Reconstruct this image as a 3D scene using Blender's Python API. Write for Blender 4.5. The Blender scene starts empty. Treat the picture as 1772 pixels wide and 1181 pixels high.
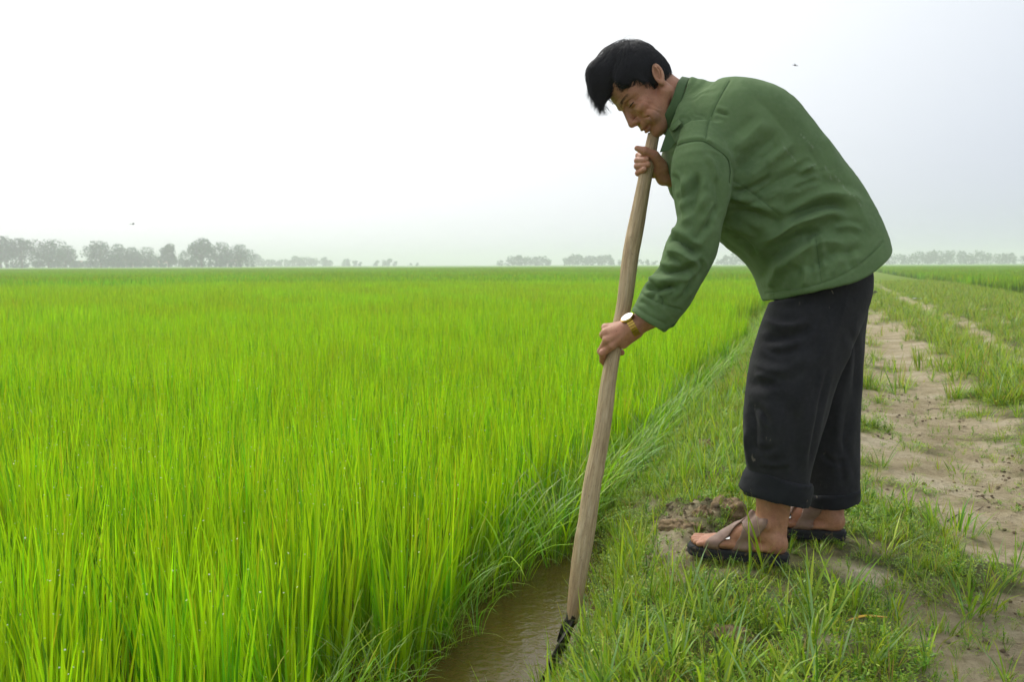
import bpy, bmesh, math, random
import numpy as np
from mathutils import Vector, Matrix, Euler

# ------------------------------------------------------------------ camera
FPX = 1722.0                      # focal length in photo pixels (35 mm lens)
CAM_H = 0.78
YAW, PITCH, ROLL = math.radians(17.8), math.radians(4.38), math.radians(0.2)
SC = bpy.context.scene
COL = SC.collection
cam_data = bpy.data.cameras.new('camera')
cam_data.lens = 35.0
cam_data.sensor_width = 36.02
cam_data.clip_start = 0.05
cam_data.clip_end = 6000
cam = bpy.data.objects.new('camera', cam_data)
COL.objects.link(cam)
CAM_M = (Matrix.Translation((0, 0, CAM_H)) @ Matrix.Rotation(YAW, 4, 'Z')
         @ Matrix.Rotation(math.pi / 2 - PITCH, 4, 'X') @ Matrix.Rotation(-ROLL, 4, 'Z'))
cam.matrix_world = CAM_M
SC.camera = cam
cam_data.dof.use_dof = True
cam_data.dof.focus_distance = 2.55
cam_data.dof.aperture_fstop = 10.0
_R = np.array(CAM_M.to_3x3())
CRIGHT, CUP, CFWD = _R[:, 0], _R[:, 1], -_R[:, 2]
CPOS = np.array([0, 0, CAM_H])

def P(px, py, d):
    """a point d metres in front of the lens, measured off the photograph"""
    return CPOS + d * (CFWD + (px - 886.0) / FPX * CRIGHT - (py - 590.5) / FPX * CUP)

def to_px(v):
    r = np.asarray(v) - CPOS
    d = r @ CFWD
    return np.stack([886.0 + FPX * (r @ CRIGHT) / d, 590.5 - FPX * (r @ CUP) / d], -1)

# ------------------------------------------------------------------ sky, sun, exposure
SUN_AZ, SUN_EL = math.radians(-52), math.radians(46)
SUN_DIR = Vector((math.sin(SUN_AZ) * math.cos(SUN_EL), math.cos(SUN_AZ) * math.cos(SUN_EL), math.sin(SUN_EL)))
world = bpy.data.worlds.new('World')
SC.world = world
world.use_nodes = True
wn, wl = world.node_tree.nodes, world.node_tree.links
wn.clear()
sky = wn.new('ShaderNodeTexSky')
sky.sky_type = 'NISHITA'
sky.sun_disc = False
sky.sun_elevation = SUN_EL
sky.sun_rotation = SUN_AZ
sky.dust_density = 4.0
sky.air_density = 1.0
hs = wn.new('ShaderNodeHueSaturation'); hs.inputs['Saturation'].default_value = 0.35
sc_ = wn.new('ShaderNodeVectorMath'); sc_.operation = 'SCALE'; sc_.inputs['Scale'].default_value = 0.06
# thin overcast: a pale even veil, a little brighter round the hidden sun
tc = wn.new('ShaderNodeTexCoord')
dot = wn.new('ShaderNodeVectorMath'); dot.operation = 'DOT_PRODUCT'; dot.inputs[1].default_value = SUN_DIR
mr = wn.new('ShaderNodeMapRange'); mr.interpolation_type = 'SMOOTHSTEP'
mr.inputs['From Min'].default_value = 0.30; mr.inputs['From Max'].default_value = 0.80
cr = wn.new('ShaderNodeMix'); cr.data_type = 'RGBA'
cr.inputs[6].default_value = (0.315, 0.35, 0.405, 1); cr.inputs[7].default_value = (0.60, 0.61, 0.61, 1)
add = wn.new('ShaderNodeMix'); add.data_type = 'RGBA'; add.inputs[0].default_value = 0.82
bg = wn.new('ShaderNodeBackground'); bg.inputs['Strength'].default_value = 1.0
wo = wn.new('ShaderNodeOutputWorld')
wl.new(sky.outputs[0], hs.inputs['Color']); wl.new(hs.outputs[0], sc_.inputs[0])
wl.new(tc.outputs['Generated'], dot.inputs[0]); wl.new(dot.outputs['Value'], mr.inputs['Value'])
wl.new(mr.outputs[0], cr.inputs[0])
wl.new(sc_.outputs[0], add.inputs[6]); wl.new(cr.outputs[2], add.inputs[7])
wl.new(add.outputs[2], bg.inputs['Color']); wl.new(bg.outputs[0], wo.inputs['Surface'])

sd = bpy.data.lights.new('sun', 'SUN')
sd.energy = 0.9
sd.angle = math.radians(24)
sd.color = (1.0, 0.965, 0.91)
sun = bpy.data.objects.new('sun', sd)
COL.objects.link(sun)
sun.rotation_euler = SUN_DIR.to_track_quat('Z', 'Y').to_euler()
sun.location = (-5, 5, 30)

SC.view_settings.view_transform = 'Standard'
SC.view_settings.look = 'None'
SC.view_settings.gamma = 1.0
SC.view_settings.use_curve_mapping = False
SC.view_settings.exposure = 1.15
SC.render.engine = 'CYCLES'
SC.cycles.use_denoising = True
SC.cycles.adaptive_threshold = 0.02
SC.cycles.max_bounces = 6
SC.cycles.transparent_max_bounces = 8
SC.cycles.volume_bounces = 1
SC.cycles.caustics_reflective = False
SC.cycles.caustics_refractive = False

# ------------------------------------------------------------------ helpers
RNG = np.random.default_rng(7)

def lin(r, g, b):
    f = lambda c: (c / 255 / 12.92) if c / 255 <= 0.04045 else ((c / 255 + 0.055) / 1.055) ** 2.4
    return (f(r), f(g), f(b), 1.0)

def mesh_from(name, verts, faces, smooth=True, attrs=None):
    """verts (n,3); faces: array (m,4) / (m,3) or list of those"""
    me = bpy.data.meshes.new(name)
    fl = faces if isinstance(faces, list) else [faces]
    fl = [np.asarray(f, np.int32) for f in fl if len(f)]
    verts = np.asarray(verts, np.float32)
    me.vertices.add(len(verts))
    me.vertices.foreach_set('co', verts.ravel())
    nl = sum(f.size for f in fl); npoly = sum(len(f) for f in fl)
    me.loops.add(nl); me.polygons.add(npoly)
    me.loops.foreach_set('vertex_index', np.concatenate([f.ravel() for f in fl]))
    tot = np.concatenate([np.full(len(f), f.shape[1], np.int32) for f in fl])
    start = np.concatenate([[0], np.cumsum(tot)[:-1]]).astype(np.int32)
    me.polygons.foreach_set('loop_start', start)
    me.update(calc_edges=True)
    me.polygons.foreach_set('use_smooth', np.full(npoly, smooth))
    for k, v in (attrs or {}).items():
        v = np.asarray(v, np.float32)
        if v.ndim == 1:
            a = me.attributes.new(k, 'FLOAT', 'POINT'); a.data.foreach_set('value', v)
        elif v.shape[1] == 3:
            a = me.attributes.new(k, 'FLOAT_VECTOR', 'POINT'); a.data.foreach_set('vector', v.ravel())
        else:
            a = me.attributes.new(k, 'FLOAT_COLOR', 'POINT'); a.data.foreach_set('color', v.ravel())
    me.validate()
    return me

def link(name, me, mat=None, parent=None, loc=None):
    o = bpy.data.objects.new(name, me)
    COL.objects.link(o)
    if mat is not None and me is not None:
        if not me.materials:
            me.materials.append(mat)
    if parent is not None:
        o.parent = parent
        o.matrix_parent_inverse = Matrix.Identity(4)
    if loc is not None:
        o.location = loc
    return o

def tag(o, label=None, cat=None, group=None, kind=None):
    for k, v in (('label', label), ('category', cat), ('group', group), ('kind', kind)):
        if v:
            o[k] = v
    return o

def empty(name, loc, label=None, cat=None, group=None):
    o = bpy.data.objects.new(name, None)
    COL.objects.link(o)
    o.location = loc
    o.empty_display_size = 0.05
    return tag(o, label, cat, group)

# value noise ----------------------------------------------------------
def _hash(i, j, k, s):
    with np.errstate(over='ignore'):
        h = (i.astype(np.int64) * 374761393 + j.astype(np.int64) * 668265263 + k.astype(np.int64) * 2147483647 + s * 974634777) & 0xFFFFFFFF
        h = ((h ^ (h >> 13)) * 1274126177) & 0xFFFFFFFF
        h = h ^ (h >> 16)
    return (h & 0xFFFFFF) / float(0xFFFFFF)

def vnoise(x, y, z=None, seed=0):
    x = np.asarray(x, float); y = np.asarray(y, float)
    z = np.zeros_like(x) if z is None else np.asarray(z, float)
    xi, yi, zi = np.floor(x), np.floor(y), np.floor(z)
    fx, fy, fz = x - xi, y - yi, z - zi
    fx, fy, fz = [f * f * (3 - 2 * f) for f in (fx, fy, fz)]
    r = 0
    for a in (0, 1):
        for b in (0, 1):
            for c in (0, 1):
                w = (fx if a else 1 - fx) * (fy if b else 1 - fy) * (fz if c else 1 - fz)
                r = r + w * _hash(xi + a, yi + b, zi + c, seed)
    return r * 2 - 1

def fbm(x, y, z=None, oct=4, seed=0, gain=0.5):
    r, a = 0, 1.0
    for o in range(oct):
        r = r + a * vnoise(np.asarray(x) * 2 ** o, np.asarray(y) * 2 ** o, None if z is None else np.asarray(z) * 2 ** o, seed + o * 17)
        a *= gain
    return r

def sstep(a, b, x):
    t = np.clip((np.asarray(x, float) - a) / (b - a), 0, 1)
    return t * t * (3 - 2 * t)

# materials --------------------------------------------------------------
class NT:
    def __init__(s, name):
        s.m = bpy.data.materials.new(name); s.m.use_nodes = True
        s.t = s.m.node_tree; s.n = s.t.nodes; s.l = s.t.links
        s.b = s.n['Principled BSDF']; s.out = s.n['Material Output']
    def new(s, t, **kw):
        x = s.n.new(t)
        for k, v in kw.items(): setattr(x, k, v)
        return x
    def lk(s, a, b): s.l.new(a, b)
    def attr(s, name): return s.new('ShaderNodeAttribute', attribute_name=name)
    def noise(s, scale, detail=4, vec=None, rough=0.55, dist=0.0):
        x = s.new('ShaderNodeTexNoise'); x.inputs['Scale'].default_value = scale
        x.inputs['Detail'].default_value = detail; x.inputs['Roughness'].default_value = rough
        x.inputs['Distortion'].default_value = dist
        if vec is not None: s.lk(vec, x.inputs['Vector'])
        return x.outputs['Fac']
    def coord(s, which='Object', scale=None):
        c = s.new('ShaderNodeTexCoord').outputs[which]
        if scale:
            m = s.new('ShaderNodeMapping'); m.inputs['Scale'].default_value = scale
            s.lk(c, m.inputs['Vector']); c = m.outputs[0]
        return c
    def ramp(s, fac, stops):
        r = s.new('ShaderNodeValToRGB'); e = r.color_ramp.elements
        while len(e) < len(stops): e.new(0.5)
        for el, (p, c) in zip(e, stops):
            el.position = p; el.color = c if len(c) == 4 else (*c, 1)
        s.lk(fac, r.inputs[0]); return r.outputs[0]
    def mix(s, fac, a, b, mode='MIX'):
        x = s.new('ShaderNodeMix', data_type='RGBA', blend_type=mode)
        for sock, v in ((x.inputs[0], fac), (x.inputs[6], a), (x.inputs[7], b)):
            if hasattr(v, 'is_output') or isinstance(v, bpy.types.NodeSocket): s.lk(v, sock)
            else: sock.default_value = v if not isinstance(v, tuple) or len(v) == 4 else (*v, 1)
        return x.outputs[2]
    def math(s, op, a, b=None):
        x = s.new('ShaderNodeMath', operation=op)
        for sock, v in ((x.inputs[0], a), (x.inputs[1], b)):
            if v is None: continue
            if isinstance(v, bpy.types.NodeSocket): s.lk(v, sock)
            else: sock.default_value = v
        return x.outputs[0]
    def maprange(s, v, a, b, c, d):
        x = s.new('ShaderNodeMapRange'); s.lk(v, x.inputs[0])
        for i, q in enumerate((a, b, c, d)): x.inputs[i + 1].default_value = q
        return x.outputs[0]
    def bump(s, h, strength=0.3, dist=0.01, normal=None):
        x = s.new('ShaderNodeBump'); x.inputs['Strength'].default_value = strength
        x.inputs['Distance'].default_value = dist; s.lk(h, x.inputs['Height'])
        if normal is not None: s.lk(normal, x.inputs['Normal'])
        return x.outputs[0]
    def set(s, **kw):
        for k, v in kw.items():
            sock = s.b.inputs[k.replace('_', ' ')]
            if isinstance(v, bpy.types.NodeSocket): s.lk(v, sock)
            else: sock.default_value = v
        return s

def leaf_material(name, trans=0.35, rough=0.42, spec=0.35):
    """blade colour comes with the plant (attribute leaf_tint); light passes through the blades"""
    t = NT(name)
    a = t.attr('leaf_tint')
    info = t.new('ShaderNodeObjectInfo')
    hv = t.new('ShaderNodeHueSaturation')
    t.lk(a.outputs['Color'], hv.inputs['Color'])
    t.lk(t.maprange(info.outputs['Random'], 0, 1, 0.487, 0.513), hv.inputs['Hue'])
    t.lk(t.maprange(info.outputs['Random'], 0, 1, 0.86, 1.12), hv.inputs['Value'])
    t.set(Base_Color=hv.outputs[0], Roughness=rough)
    t.b.inputs['Specular IOR Level'].default_value = spec
    tr = t.new('ShaderNodeBsdfTranslucent')
    br = t.mix(1.0, hv.outputs[0], (1.25, 1.25, 0.7, 1), 'MULTIPLY')
    t.lk(br, tr.inputs['Color'])
    mx = t.new('ShaderNodeMixShader'); mx.inputs[0].default_value = trans
    t.lk(t.b.outputs[0], mx.inputs[1]); t.lk(tr.outputs[0], mx.inputs[2])
    t.lk(mx.outputs[0], t.out.inputs['Surface'])
    return t.m
# ================================================================== terrain
RICE_X = -0.90           # foot of the outermost rice row
WATER_Z = -0.20

def shore_in(y):
    """the bank's edge steps back where it has been dug, and closes on the rice farther on"""
    return 0.10 * (1 - sstep(2.45, 2.95, y)) - 0.10 * sstep(2.9, 3.5, y)

def ground_h(x, y):
    x = np.asarray(x, float); y = np.asarray(y, float)
    wob = 0.05 * vnoise(y * 1.3, x * 0 + 3.1, seed=5) + 0.03 * vnoise(y * 4.1, x * 0, seed=9)
    bank = sstep(-0.86, -0.44, x + wob - shore_in(y))
    z = -0.34 * (1 - bank)
    path = sstep(-0.3, 0.1, x)
    far = 1 - sstep(25, 60, np.abs(y))
    rut = lambda c, w: np.exp(-((x - c + 0.06 * vnoise(y * 0.5, y * 0 + c, seed=3)) / w) ** 2)
    z = z + far * path * (-0.035 * rut(0.55, 0.30) - 0.05 * rut(1.55, 0.2) + 0.03 * rut(1.08, 0.22) + 0.03 * rut(-0.1, 0.18))
    z = z + 0.05 * far * sstep(1.9, 2.6, x) - 0.3 * sstep(4.0, 4.6, x)
    near = 1 - sstep(8, 20, np.hypot(x, y))
    z = z + (0.016 - 0.007 * path) * fbm(x * 2.2, y * 2.2, oct=3, seed=21) * sstep(-0.75, -0.4, x - shore_in(y)) * far
    z = z + near * ((0.011 - 0.006 * path) * fbm(x * 9, y * 9, oct=4, seed=31) + 0.005 * np.abs(fbm(x * 24, y * 24, oct=3, seed=36))) * sstep(-0.75, -0.45, x)
    # crumbly dug soil on the bank in front of the feet
    dug = np.exp(-(((x + 0.36) / 0.14) ** 2 + ((y - 2.95) / 0.22) ** 2)) + 0.7 * np.exp(-(((x + 0.36) / 0.10) ** 2 + ((y - 3.6) / 0.16) ** 2))
    z = z + dug * (0.025 + 0.05 * np.abs(fbm(x * 13, y * 13, oct=4, seed=77)))
    return z

def grass_density(x, y):
    """0 bare soil .. 1 closed sward"""
    x = np.asarray(x, float); y = np.asarray(y, float)
    n = fbm(x * 2.6, y * 2.6, oct=4, seed=51)
    n2 = fbm(x * 0.7, y * 0.5, oct=3, seed=61)
    nf = fbm(x * 7.0, y * 7.0, oct=3, seed=71)
    far = sstep(5.5, 10, y)
    bank = sstep(-0.80, -0.60, x - shore_in(y)) * (1 - sstep(-0.10, 0.20, x + 0.18 * n))
    r1 = np.exp(-((x - 0.50) / 0.36) ** 4)
    r2 = np.exp(-((x - 1.55 + 0.08 * n2) / 0.20) ** 4)
    track = np.clip(0.86 - (1.0 - 0.55 * sstep(13, 24, y)) * r1 * (0.85 + 0.25 * n2) - 0.9 * r2 * (0.85 + 0.4 * n2), 0, 1) * sstep(-0.2, 0.2, x)
    near_patch = 0.32 * (1 - sstep(2.6, 3.4, y)) * sstep(-0.1, 0.1, x)
    g = np.maximum(bank, track + near_patch)
    g = g + 0.55 * n + 0.42 * nf - 0.15
    g = g - 0.22 * sstep(-0.06, 0.16, x) * (1 - sstep(12, 20, y)) * (1 - sstep(0.85, 1.0, x))
    dug = np.exp(-(((x + 0.38) / 0.13) ** 2 + ((y - 3.06) / 0.20) ** 2)) + 0.9 * np.exp(-(((x + 0.36) / 0.11) ** 2 + ((y - 3.6) / 0.16) ** 2))
    g = g - 0.8 * dug
    return np.clip(g, 0, 1) * sstep(-0.76, -0.62, x - shore_in(y))

def graded(dense_a, dense_b, step, lo, hi, grow=1.09):
    mid = list(np.arange(dense_a, dense_b + 1e-6, step))
    up, s, v = [], step, dense_b
    while v < hi:
        s *= grow; v += s; up.append(min(v, hi))
    dn, s, v = [], step, dense_a
    while v > lo:
        s *= grow; v -= s; dn.append(max(v, lo))
    return np.array(dn[::-1] + mid + up)

gx = graded(-1.1, 2.3, 0.021, -2200, 2200)
gy = graded(0.7, 6.2, 0.024, -60, 2400, 1.07)
GX, GY = np.meshgrid(gx, gy, indexing='ij')
GZ = ground_h(GX, GY)
GD = grass_density(GX, GY)
nx_, ny_ = len(gx), len(gy)
ii = np.arange(nx_ * ny_).reshape(nx_, ny_)
gf = np.stack([ii[:-1, :-1].ravel(), ii[1:, :-1].ravel(), ii[1:, 1:].ravel(), ii[:-1, 1:].ravel()], 1)
gme = mesh_from('ground', np.stack([GX.ravel(), GY.ravel(), GZ.ravel()], 1), gf, attrs={'sward': GD.ravel()})
t = NT('bank_soil')
co = t.coord('Object')
n1 = t.noise(3.0, 6, co); n2 = t.noise(38.0, 8, co, 0.65); n3 = t.noise(180.0, 4, co, 0.7)
soil = t.ramp(n1, [(0.3, lin(168, 152, 118)), (0.5, lin(202, 186, 150)), (0.7, lin(222, 209, 178))])
soil = t.mix(t.maprange(n2, 0.48, 0.70, 0.0, 0.55), soil, lin(140, 118, 86))
n4 = t.noise(11.0, 5, co, 0.6)
soil = t.mix(t.maprange(n4, 0.52, 0.66, 0.0, 0.45), soil, lin(158, 142, 106))
damp = t.attr('sward').outputs['Fac']
green = t.ramp(n2, [(0.3, lin(78, 70, 46)), (0.5, lin(84, 96, 40)), (0.7, lin(104, 92, 58))])
xsep = t.new('ShaderNodeSeparateXYZ'); t.lk(co, xsep.inputs[0])
mud = t.maprange(xsep.outputs[2], -0.22, -0.06, 1.0, 0.0)
colr = t.mix(t.maprange(damp, 0.15, 0.75, 0.0, 0.85), soil, green)
farmask = t.maprange(xsep.outputs[1], 12, 45, 0, 0.95)
fargreen = t.math('MULTIPLY', farmask, t.maprange(damp, 0.0, 0.5, 0.55, 1.0))
colr = t.mix(fargreen, colr, lin(122, 148, 46))
colr = t.mix(mud, colr, lin(84, 68, 34))
vor = t.new('ShaderNodeTexVoronoi', feature='DISTANCE_TO_EDGE'); vor.inputs['Scale'].default_value = 9.0
wv = t.new('ShaderNodeVectorMath', operation='ADD'); t.lk(co, wv.inputs[0])
nv = t.new('ShaderNodeTexNoise'); nv.inputs['Scale'].default_value = 7.0
sv = t.new('ShaderNodeVectorMath', operation='SCALE'); sv.inputs['Scale'].default_value = 0.25
t.lk(co, nv.inputs['Vector']); t.lk(nv.outputs['Color'], sv.inputs[0]); t.lk(sv.outputs[0], wv.inputs[1]); t.lk(wv.outputs[0], vor.inputs['Vector'])
crk = t.maprange(vor.outputs['Distance'], 0.0, 0.03, 0.0, 1.0)
crk = t.math('MAXIMUM', crk, t.maprange(n1, 0.46, 0.56, 0, 1))
b1 = t.bump(n2, 1.0, 0.05); b2 = t.bump(n3, 0.7, 0.008, b1); b3 = t.bump(crk, 0.35, 0.006, b2)
t.set(Base_Color=colr, Roughness=0.93, Normal=b3)
t.b.inputs['Specular IOR Level'].default_value = 0.15
M_SOIL = t.m
tag(link('ground', gme, M_SOIL), kind='structure')

# ------------------------------------------------------------------ paddy water
t = NT('paddy_water')
co = t.coord('Object')
rip = t.noise(30.0, 3, co, 0.5, 0.6)
t.set(Base_Color=lin(104, 88, 40), Roughness=0.03, IOR=1.33, Normal=t.bump(rip, 0.14, 0.02))
t.b.inputs['Transmission Weight'].default_value = 0.25
wx = np.array([-400, -30, -8, -3, -1.0, -0.5]); wy = np.array([-20, 0, 2, 5, 12, 40, 400.0])
WX, WY = np.meshgrid(wx, wy, indexing='ij')
k = np.arange(WX.size).reshape(WX.shape)
wf = np.stack([k[:-1, :-1].ravel(), k[1:, :-1].ravel(), k[1:, 1:].ravel(), k[:-1, 1:].ravel()], 1)
tag(link('paddy_water', mesh_from('paddy_water', np.stack([WX.ravel(), WY.ravel(), np.full(WX.size, WATER_Z)], 1), wf), t.m), kind='structure')

# ================================================================== plants: blades, leaves
def blades(base, length, width, az, lean, bend, tint, segs=5, twist=None, tip=None, wbase=0.45):
    """ribbon leaves that rise from base, lean over towards az and taper to a point"""
    n = len(length)
    base = np.asarray(base, float)
    s = np.linspace(0, 1, segs + 1)
    th = lean[:, None] + bend[:, None] * s[None, :] ** 1.6
    thm = 0.5 * (th[:, 1:] + th[:, :-1])
    dl = (length / segs)[:, None]
    hz = np.concatenate([np.zeros((n, 1)), np.cumsum(np.sin(thm) * dl, 1)], 1)
    vt = np.concatenate([np.zeros((n, 1)), np.cumsum(np.cos(thm) * dl, 1)], 1)
    d = np.stack([np.cos(az), np.sin(az)], 1)
    ctr = np.zeros((n, segs + 1, 3))
    ctr[:, :, 0] = base[:, None, 0] + d[:, None, 0] * hz
    ctr[:, :, 1] = base[:, None, 1] + d[:, None, 1] * hz
    ctr[:, :, 2] = base[:, None, 2] + vt
    tw = (np.zeros(n) if twist is None else twist)
    sa = az + math.pi / 2 + tw
    side = np.stack([np.cos(sa), np.sin(sa), np.zeros(n)], 1)
    prof = np.minimum(wbase + (1 - wbase) * s / 0.35, 1.0) * np.clip((1 - s) / 0.55, 0, 1) ** 0.8
    w = 0.5 * width[:, None] * prof[None, :]
    L = ctr[:, :-1] - side[:, None, :] * w[:, :-1, None]
    Rr = ctr[:, :-1] + side[:, None, :] * w[:, :-1, None]
    V = np.concatenate([L, Rr, ctr[:, -1:]], 1)            # n, 2*segs+1, 3
    m = 2 * segs + 1
    off = (np.arange(n) * m)[:, None]
    q = np.array([[i, segs + i, segs + i + 1, i + 1] for i in range(segs - 1)])
    quads = (off[:, :, None] + q[None]).reshape(-1, 4)
    tris = (off[:, :, None] + np.array([[segs - 1, 2 * segs - 1, 2 * segs]])[None]).reshape(-1, 3)
    T = np.repeat(np.asarray(tint)[:, None, :], m, 1).astype(float).copy()
    if tip is not None:
        mask, tc_ = tip
        ss = np.concatenate([s[:-1], s[:-1], [1.0]])
        f = sstep(0.6, 1.0, ss)[None, :, None] * mask[:, None, None]
        T = T * (1 - f) + np.asarray(tc_)[None, None, :] * f
    return V.reshape(-1, 3), quads, tris, T.reshape(-1, T.shape[-1])

def leaflets(ctr, nrm_tilt, az, size, tint, aspect=0.55):
    """small flat oval leaves (6-gon) lying at a tilt"""
    n = len(size)
    ang = np.array([0, 60, 120, 180, 240, 300]) * math.pi / 180
    lx, ly = np.cos(ang), np.sin(ang) * aspect
    u = np.stack([np.cos(az) * np.cos(nrm_tilt), np.sin(az) * np.cos(nrm_tilt), np.sin(nrm_tilt)], 1)
    v = np.stack([-np.sin(az), np.cos(az), np.zeros(n)], 1)
    V = ctr[:, None, :] + 0.5 * size[:, None, None] * (lx[None, :, None] * u[:, None, :] + ly[None, :, None] * v[:, None, :])
    off = (np.arange(n) * 6)[:, None]
    q = (off[:, :, None] + np.array([[0, 1, 2, 3], [0, 3, 4, 5]])[None]).reshape(-1, 4)
    return V.reshape(-1, 3), q, np.zeros((0, 3), int), np.repeat(tint, 6, 0)

def merge(parts):
    V, Q, T, C, o = [], [], [], [], 0
    for v, q, tr, c in parts:
        V.append(v); C.append(c)
        if len(q): Q.append(q + o)
        if len(tr): T.append(tr + o)
        o += len(v)
    return np.concatenate(V), [np.concatenate(x) for x in (Q, T) if x], np.concatenate(C)

def rgba(c, n, jit=0.12, rng=RNG):
    c = np.array(c[:3])
    k = 1 + jit * rng.standard_normal((n, 1))
    r = np.clip(c[None] * k * (1 + 0.05 * rng.standard_normal((n, 3))), 0.002, 0.9)
    return np.concatenate([r, np.ones((n, 1))], 1)

def proto(name, parts, mat):
    V, F, C = merge(parts)
    me = mesh_from(name, V, F, attrs={'leaf_tint': C})
    me.materials.append(mat)
    return bpy.data.objects.new(name, me)

def scatter(name, protos, pts, rot, scl, idx, label, cat):
    """one stuff object: plants set out on points"""
    c = bpy.data.collections.new(name + '_plants')
    for i, o in enumerate(protos):
        o.name = '%s_%02d' % (name, i); c.objects.link(o)
    me = bpy.data.meshes.new(name)
    me.vertices.add(len(pts)); me.vertices.foreach_set('co', np.asarray(pts, np.float32).ravel())
    a = me.attributes.new('rot', 'FLOAT_VECTOR', 'POINT'); a.data.foreach_set('vector', np.asarray(rot, np.float32).ravel())
    a = me.attributes.new('scl', 'FLOAT_VECTOR', 'POINT'); a.data.foreach_set('vector', np.asarray(scl, np.float32).ravel())
    a = me.attributes.new('idx', 'INT', 'POINT'); a.data.foreach_set('value', np.asarray(idx, np.int32))
    o = bpy.data.objects.new(name, me); COL.objects.link(o)
    ng = bpy.data.node_groups.new(name, 'GeometryNodeTree')
    ng.interface.new_socket('Geometry', in_out='INPUT', socket_type='NodeSocketGeometry')
    ng.interface.new_socket('Geometry', in_out='OUTPUT', socket_type='NodeSocketGeometry')
    N = ng.nodes.new
    gi, go = N('NodeGroupInput'), N('NodeGroupOutput')
    ci = N('GeometryNodeCollectionInfo'); ci.inputs['Collection'].default_value = c
    ci.inputs['Separate Children'].default_value = True; ci.inputs['Reset Children'].default_value = True
    ip = N('GeometryNodeInstanceOnPoints'); ip.inputs['Pick Instance'].default_value = True
    def na(nm, ty):
        x = N('GeometryNodeInputNamedAttribute'); x.data_type = ty; x.inputs['Name'].default_value = nm
        return [s for s in x.outputs if s.enabled and s.name == 'Attribute'][0]
    e2r = N('FunctionNodeEulerToRotation')
    L = ng.links.new
    L(gi.outputs[0], ip.inputs['Points']); L(ci.outputs[0], ip.inputs['Instance'])
    L(na('idx', 'INT'), ip.inputs['Instance Index'])
    L(na('rot', 'FLOAT_VECTOR'), e2r.inputs[0]); L(e2r.outputs[0], ip.inputs['Rotation'])
    L(na('scl', 'FLOAT_VECTOR'), ip.inputs['Scale'])
    L(ip.outputs[0], go.inputs[0])
    md = o.modifiers.new('plants', 'NODES'); md.node_group = ng
    return tag(o, label, cat, kind='stuff')

U = lambda a, b, n: RNG.uniform(a, b, n)
M_LEAF = leaf_material('rice_leaf', 0.48, 0.45, 0.3)
M_GRASS = leaf_material('grass_leaf', 0.34, 0.4, 0.4)

C_RICE = lin(153, 193, 20); C_RICE2 = lin(173, 205, 30); C_RICE3 = lin(112, 166, 28)
C_YEL = lin(206, 190, 48); C_STRAW = lin(178, 150, 92)
C_EDGE = lin(138, 174, 64)
C_GR = lin(136, 170, 40); C_GR2 = lin(168, 188, 56); C_GRD = lin(94, 140, 40); C_BLU = lin(136, 168, 104)

def pick(cols, n, p=None):
    cols = np.array([c[:3] for c in cols])
    return cols[RNG.choice(len(cols), n, p=p)]

def tints(cols, n, p=None, jit=0.2):
    b = pick(cols, n, p) * (1 + jit * RNG.standard_normal((n, 1)))
    return np.concatenate([np.clip(b, 0.002, 0.9), np.ones((n, 1))], 1)

def rice_hill(n, h=0.50, spread=0.035, wmul=1.0, segs=5, lean=1.0, cols=(C_RICE, C_RICE2, C_RICE3), p=(0.5, 0.3, 0.2), yellow=0.05):
    az = U(0, 2 * math.pi, n); r = spread * np.sqrt(U(0, 1, n))
    base = np.stack([r * np.cos(az), r * np.sin(az), np.zeros(n)], 1)
    out = [blades(base, h * U(0.66, 1.12, n), wmul * U(0.005, 0.0098, n), az + U(-1, 1, n),
                  lean * np.abs(RNG.normal(0.045, 0.06, n)), lean * np.abs(RNG.normal(0.05, 0.15, n)), tints(cols, n, p), segs,
                  twist=U(-1.2, 1.2, n), tip=((U(0, 1, n) < yellow).astype(float), C_YEL))]
    k = max(1, n // 10)                                    # low withered leaves
    az = U(0, 2 * math.pi, k)
    out.append(blades(np.zeros((k, 3)), h * U(0.25, 0.6, k), wmul * U(0.003, 0.006, k), az, U(0.3, 0.8, k), U(0.2, 1.6, k),
                      tints((C_YEL, C_RICE3, C_RICE2), k), segs, twist=U(-1, 1, k)))
    k = max(1, n // 6)                                   # dew
    z = h * U(0.35, 0.95, k); a = U(0, 6.28, k); r = U(0.01, 0.06, k)
    if segs > 4:
        out.append(leaflets(np.stack([r * np.cos(a), r * np.sin(a), z], 1), U(0.2, 1.2, k), U(0, 6.28, k), U(0.0026, 0.0052, k), np.tile([[.85, .9, .85, 1.0]], (k, 1)), 0.9))
    return out

def shift(part, dx, dy, dz=0):
    v, q, tr, c = part
    return v + np.array([dx, dy, dz]), q, tr, c

def view_filter(x, y, margin=0.12, zt=0.3):
    """keep what the photograph or a camera one step aside could see"""
    px = to_px(np.stack([x, y, np.full_like(x, zt)], 1))[:, 0]
    d = np.stack([x, y, np.full_like(x, zt)], 1) - CPOS
    dep = d @ CFWD
    pad = 1772 * margin + FPX * 0.5 / np.maximum(dep, 0.3)
    return (dep > 0.25) & (px > -pad) & (px < 1772 + pad)

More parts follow.
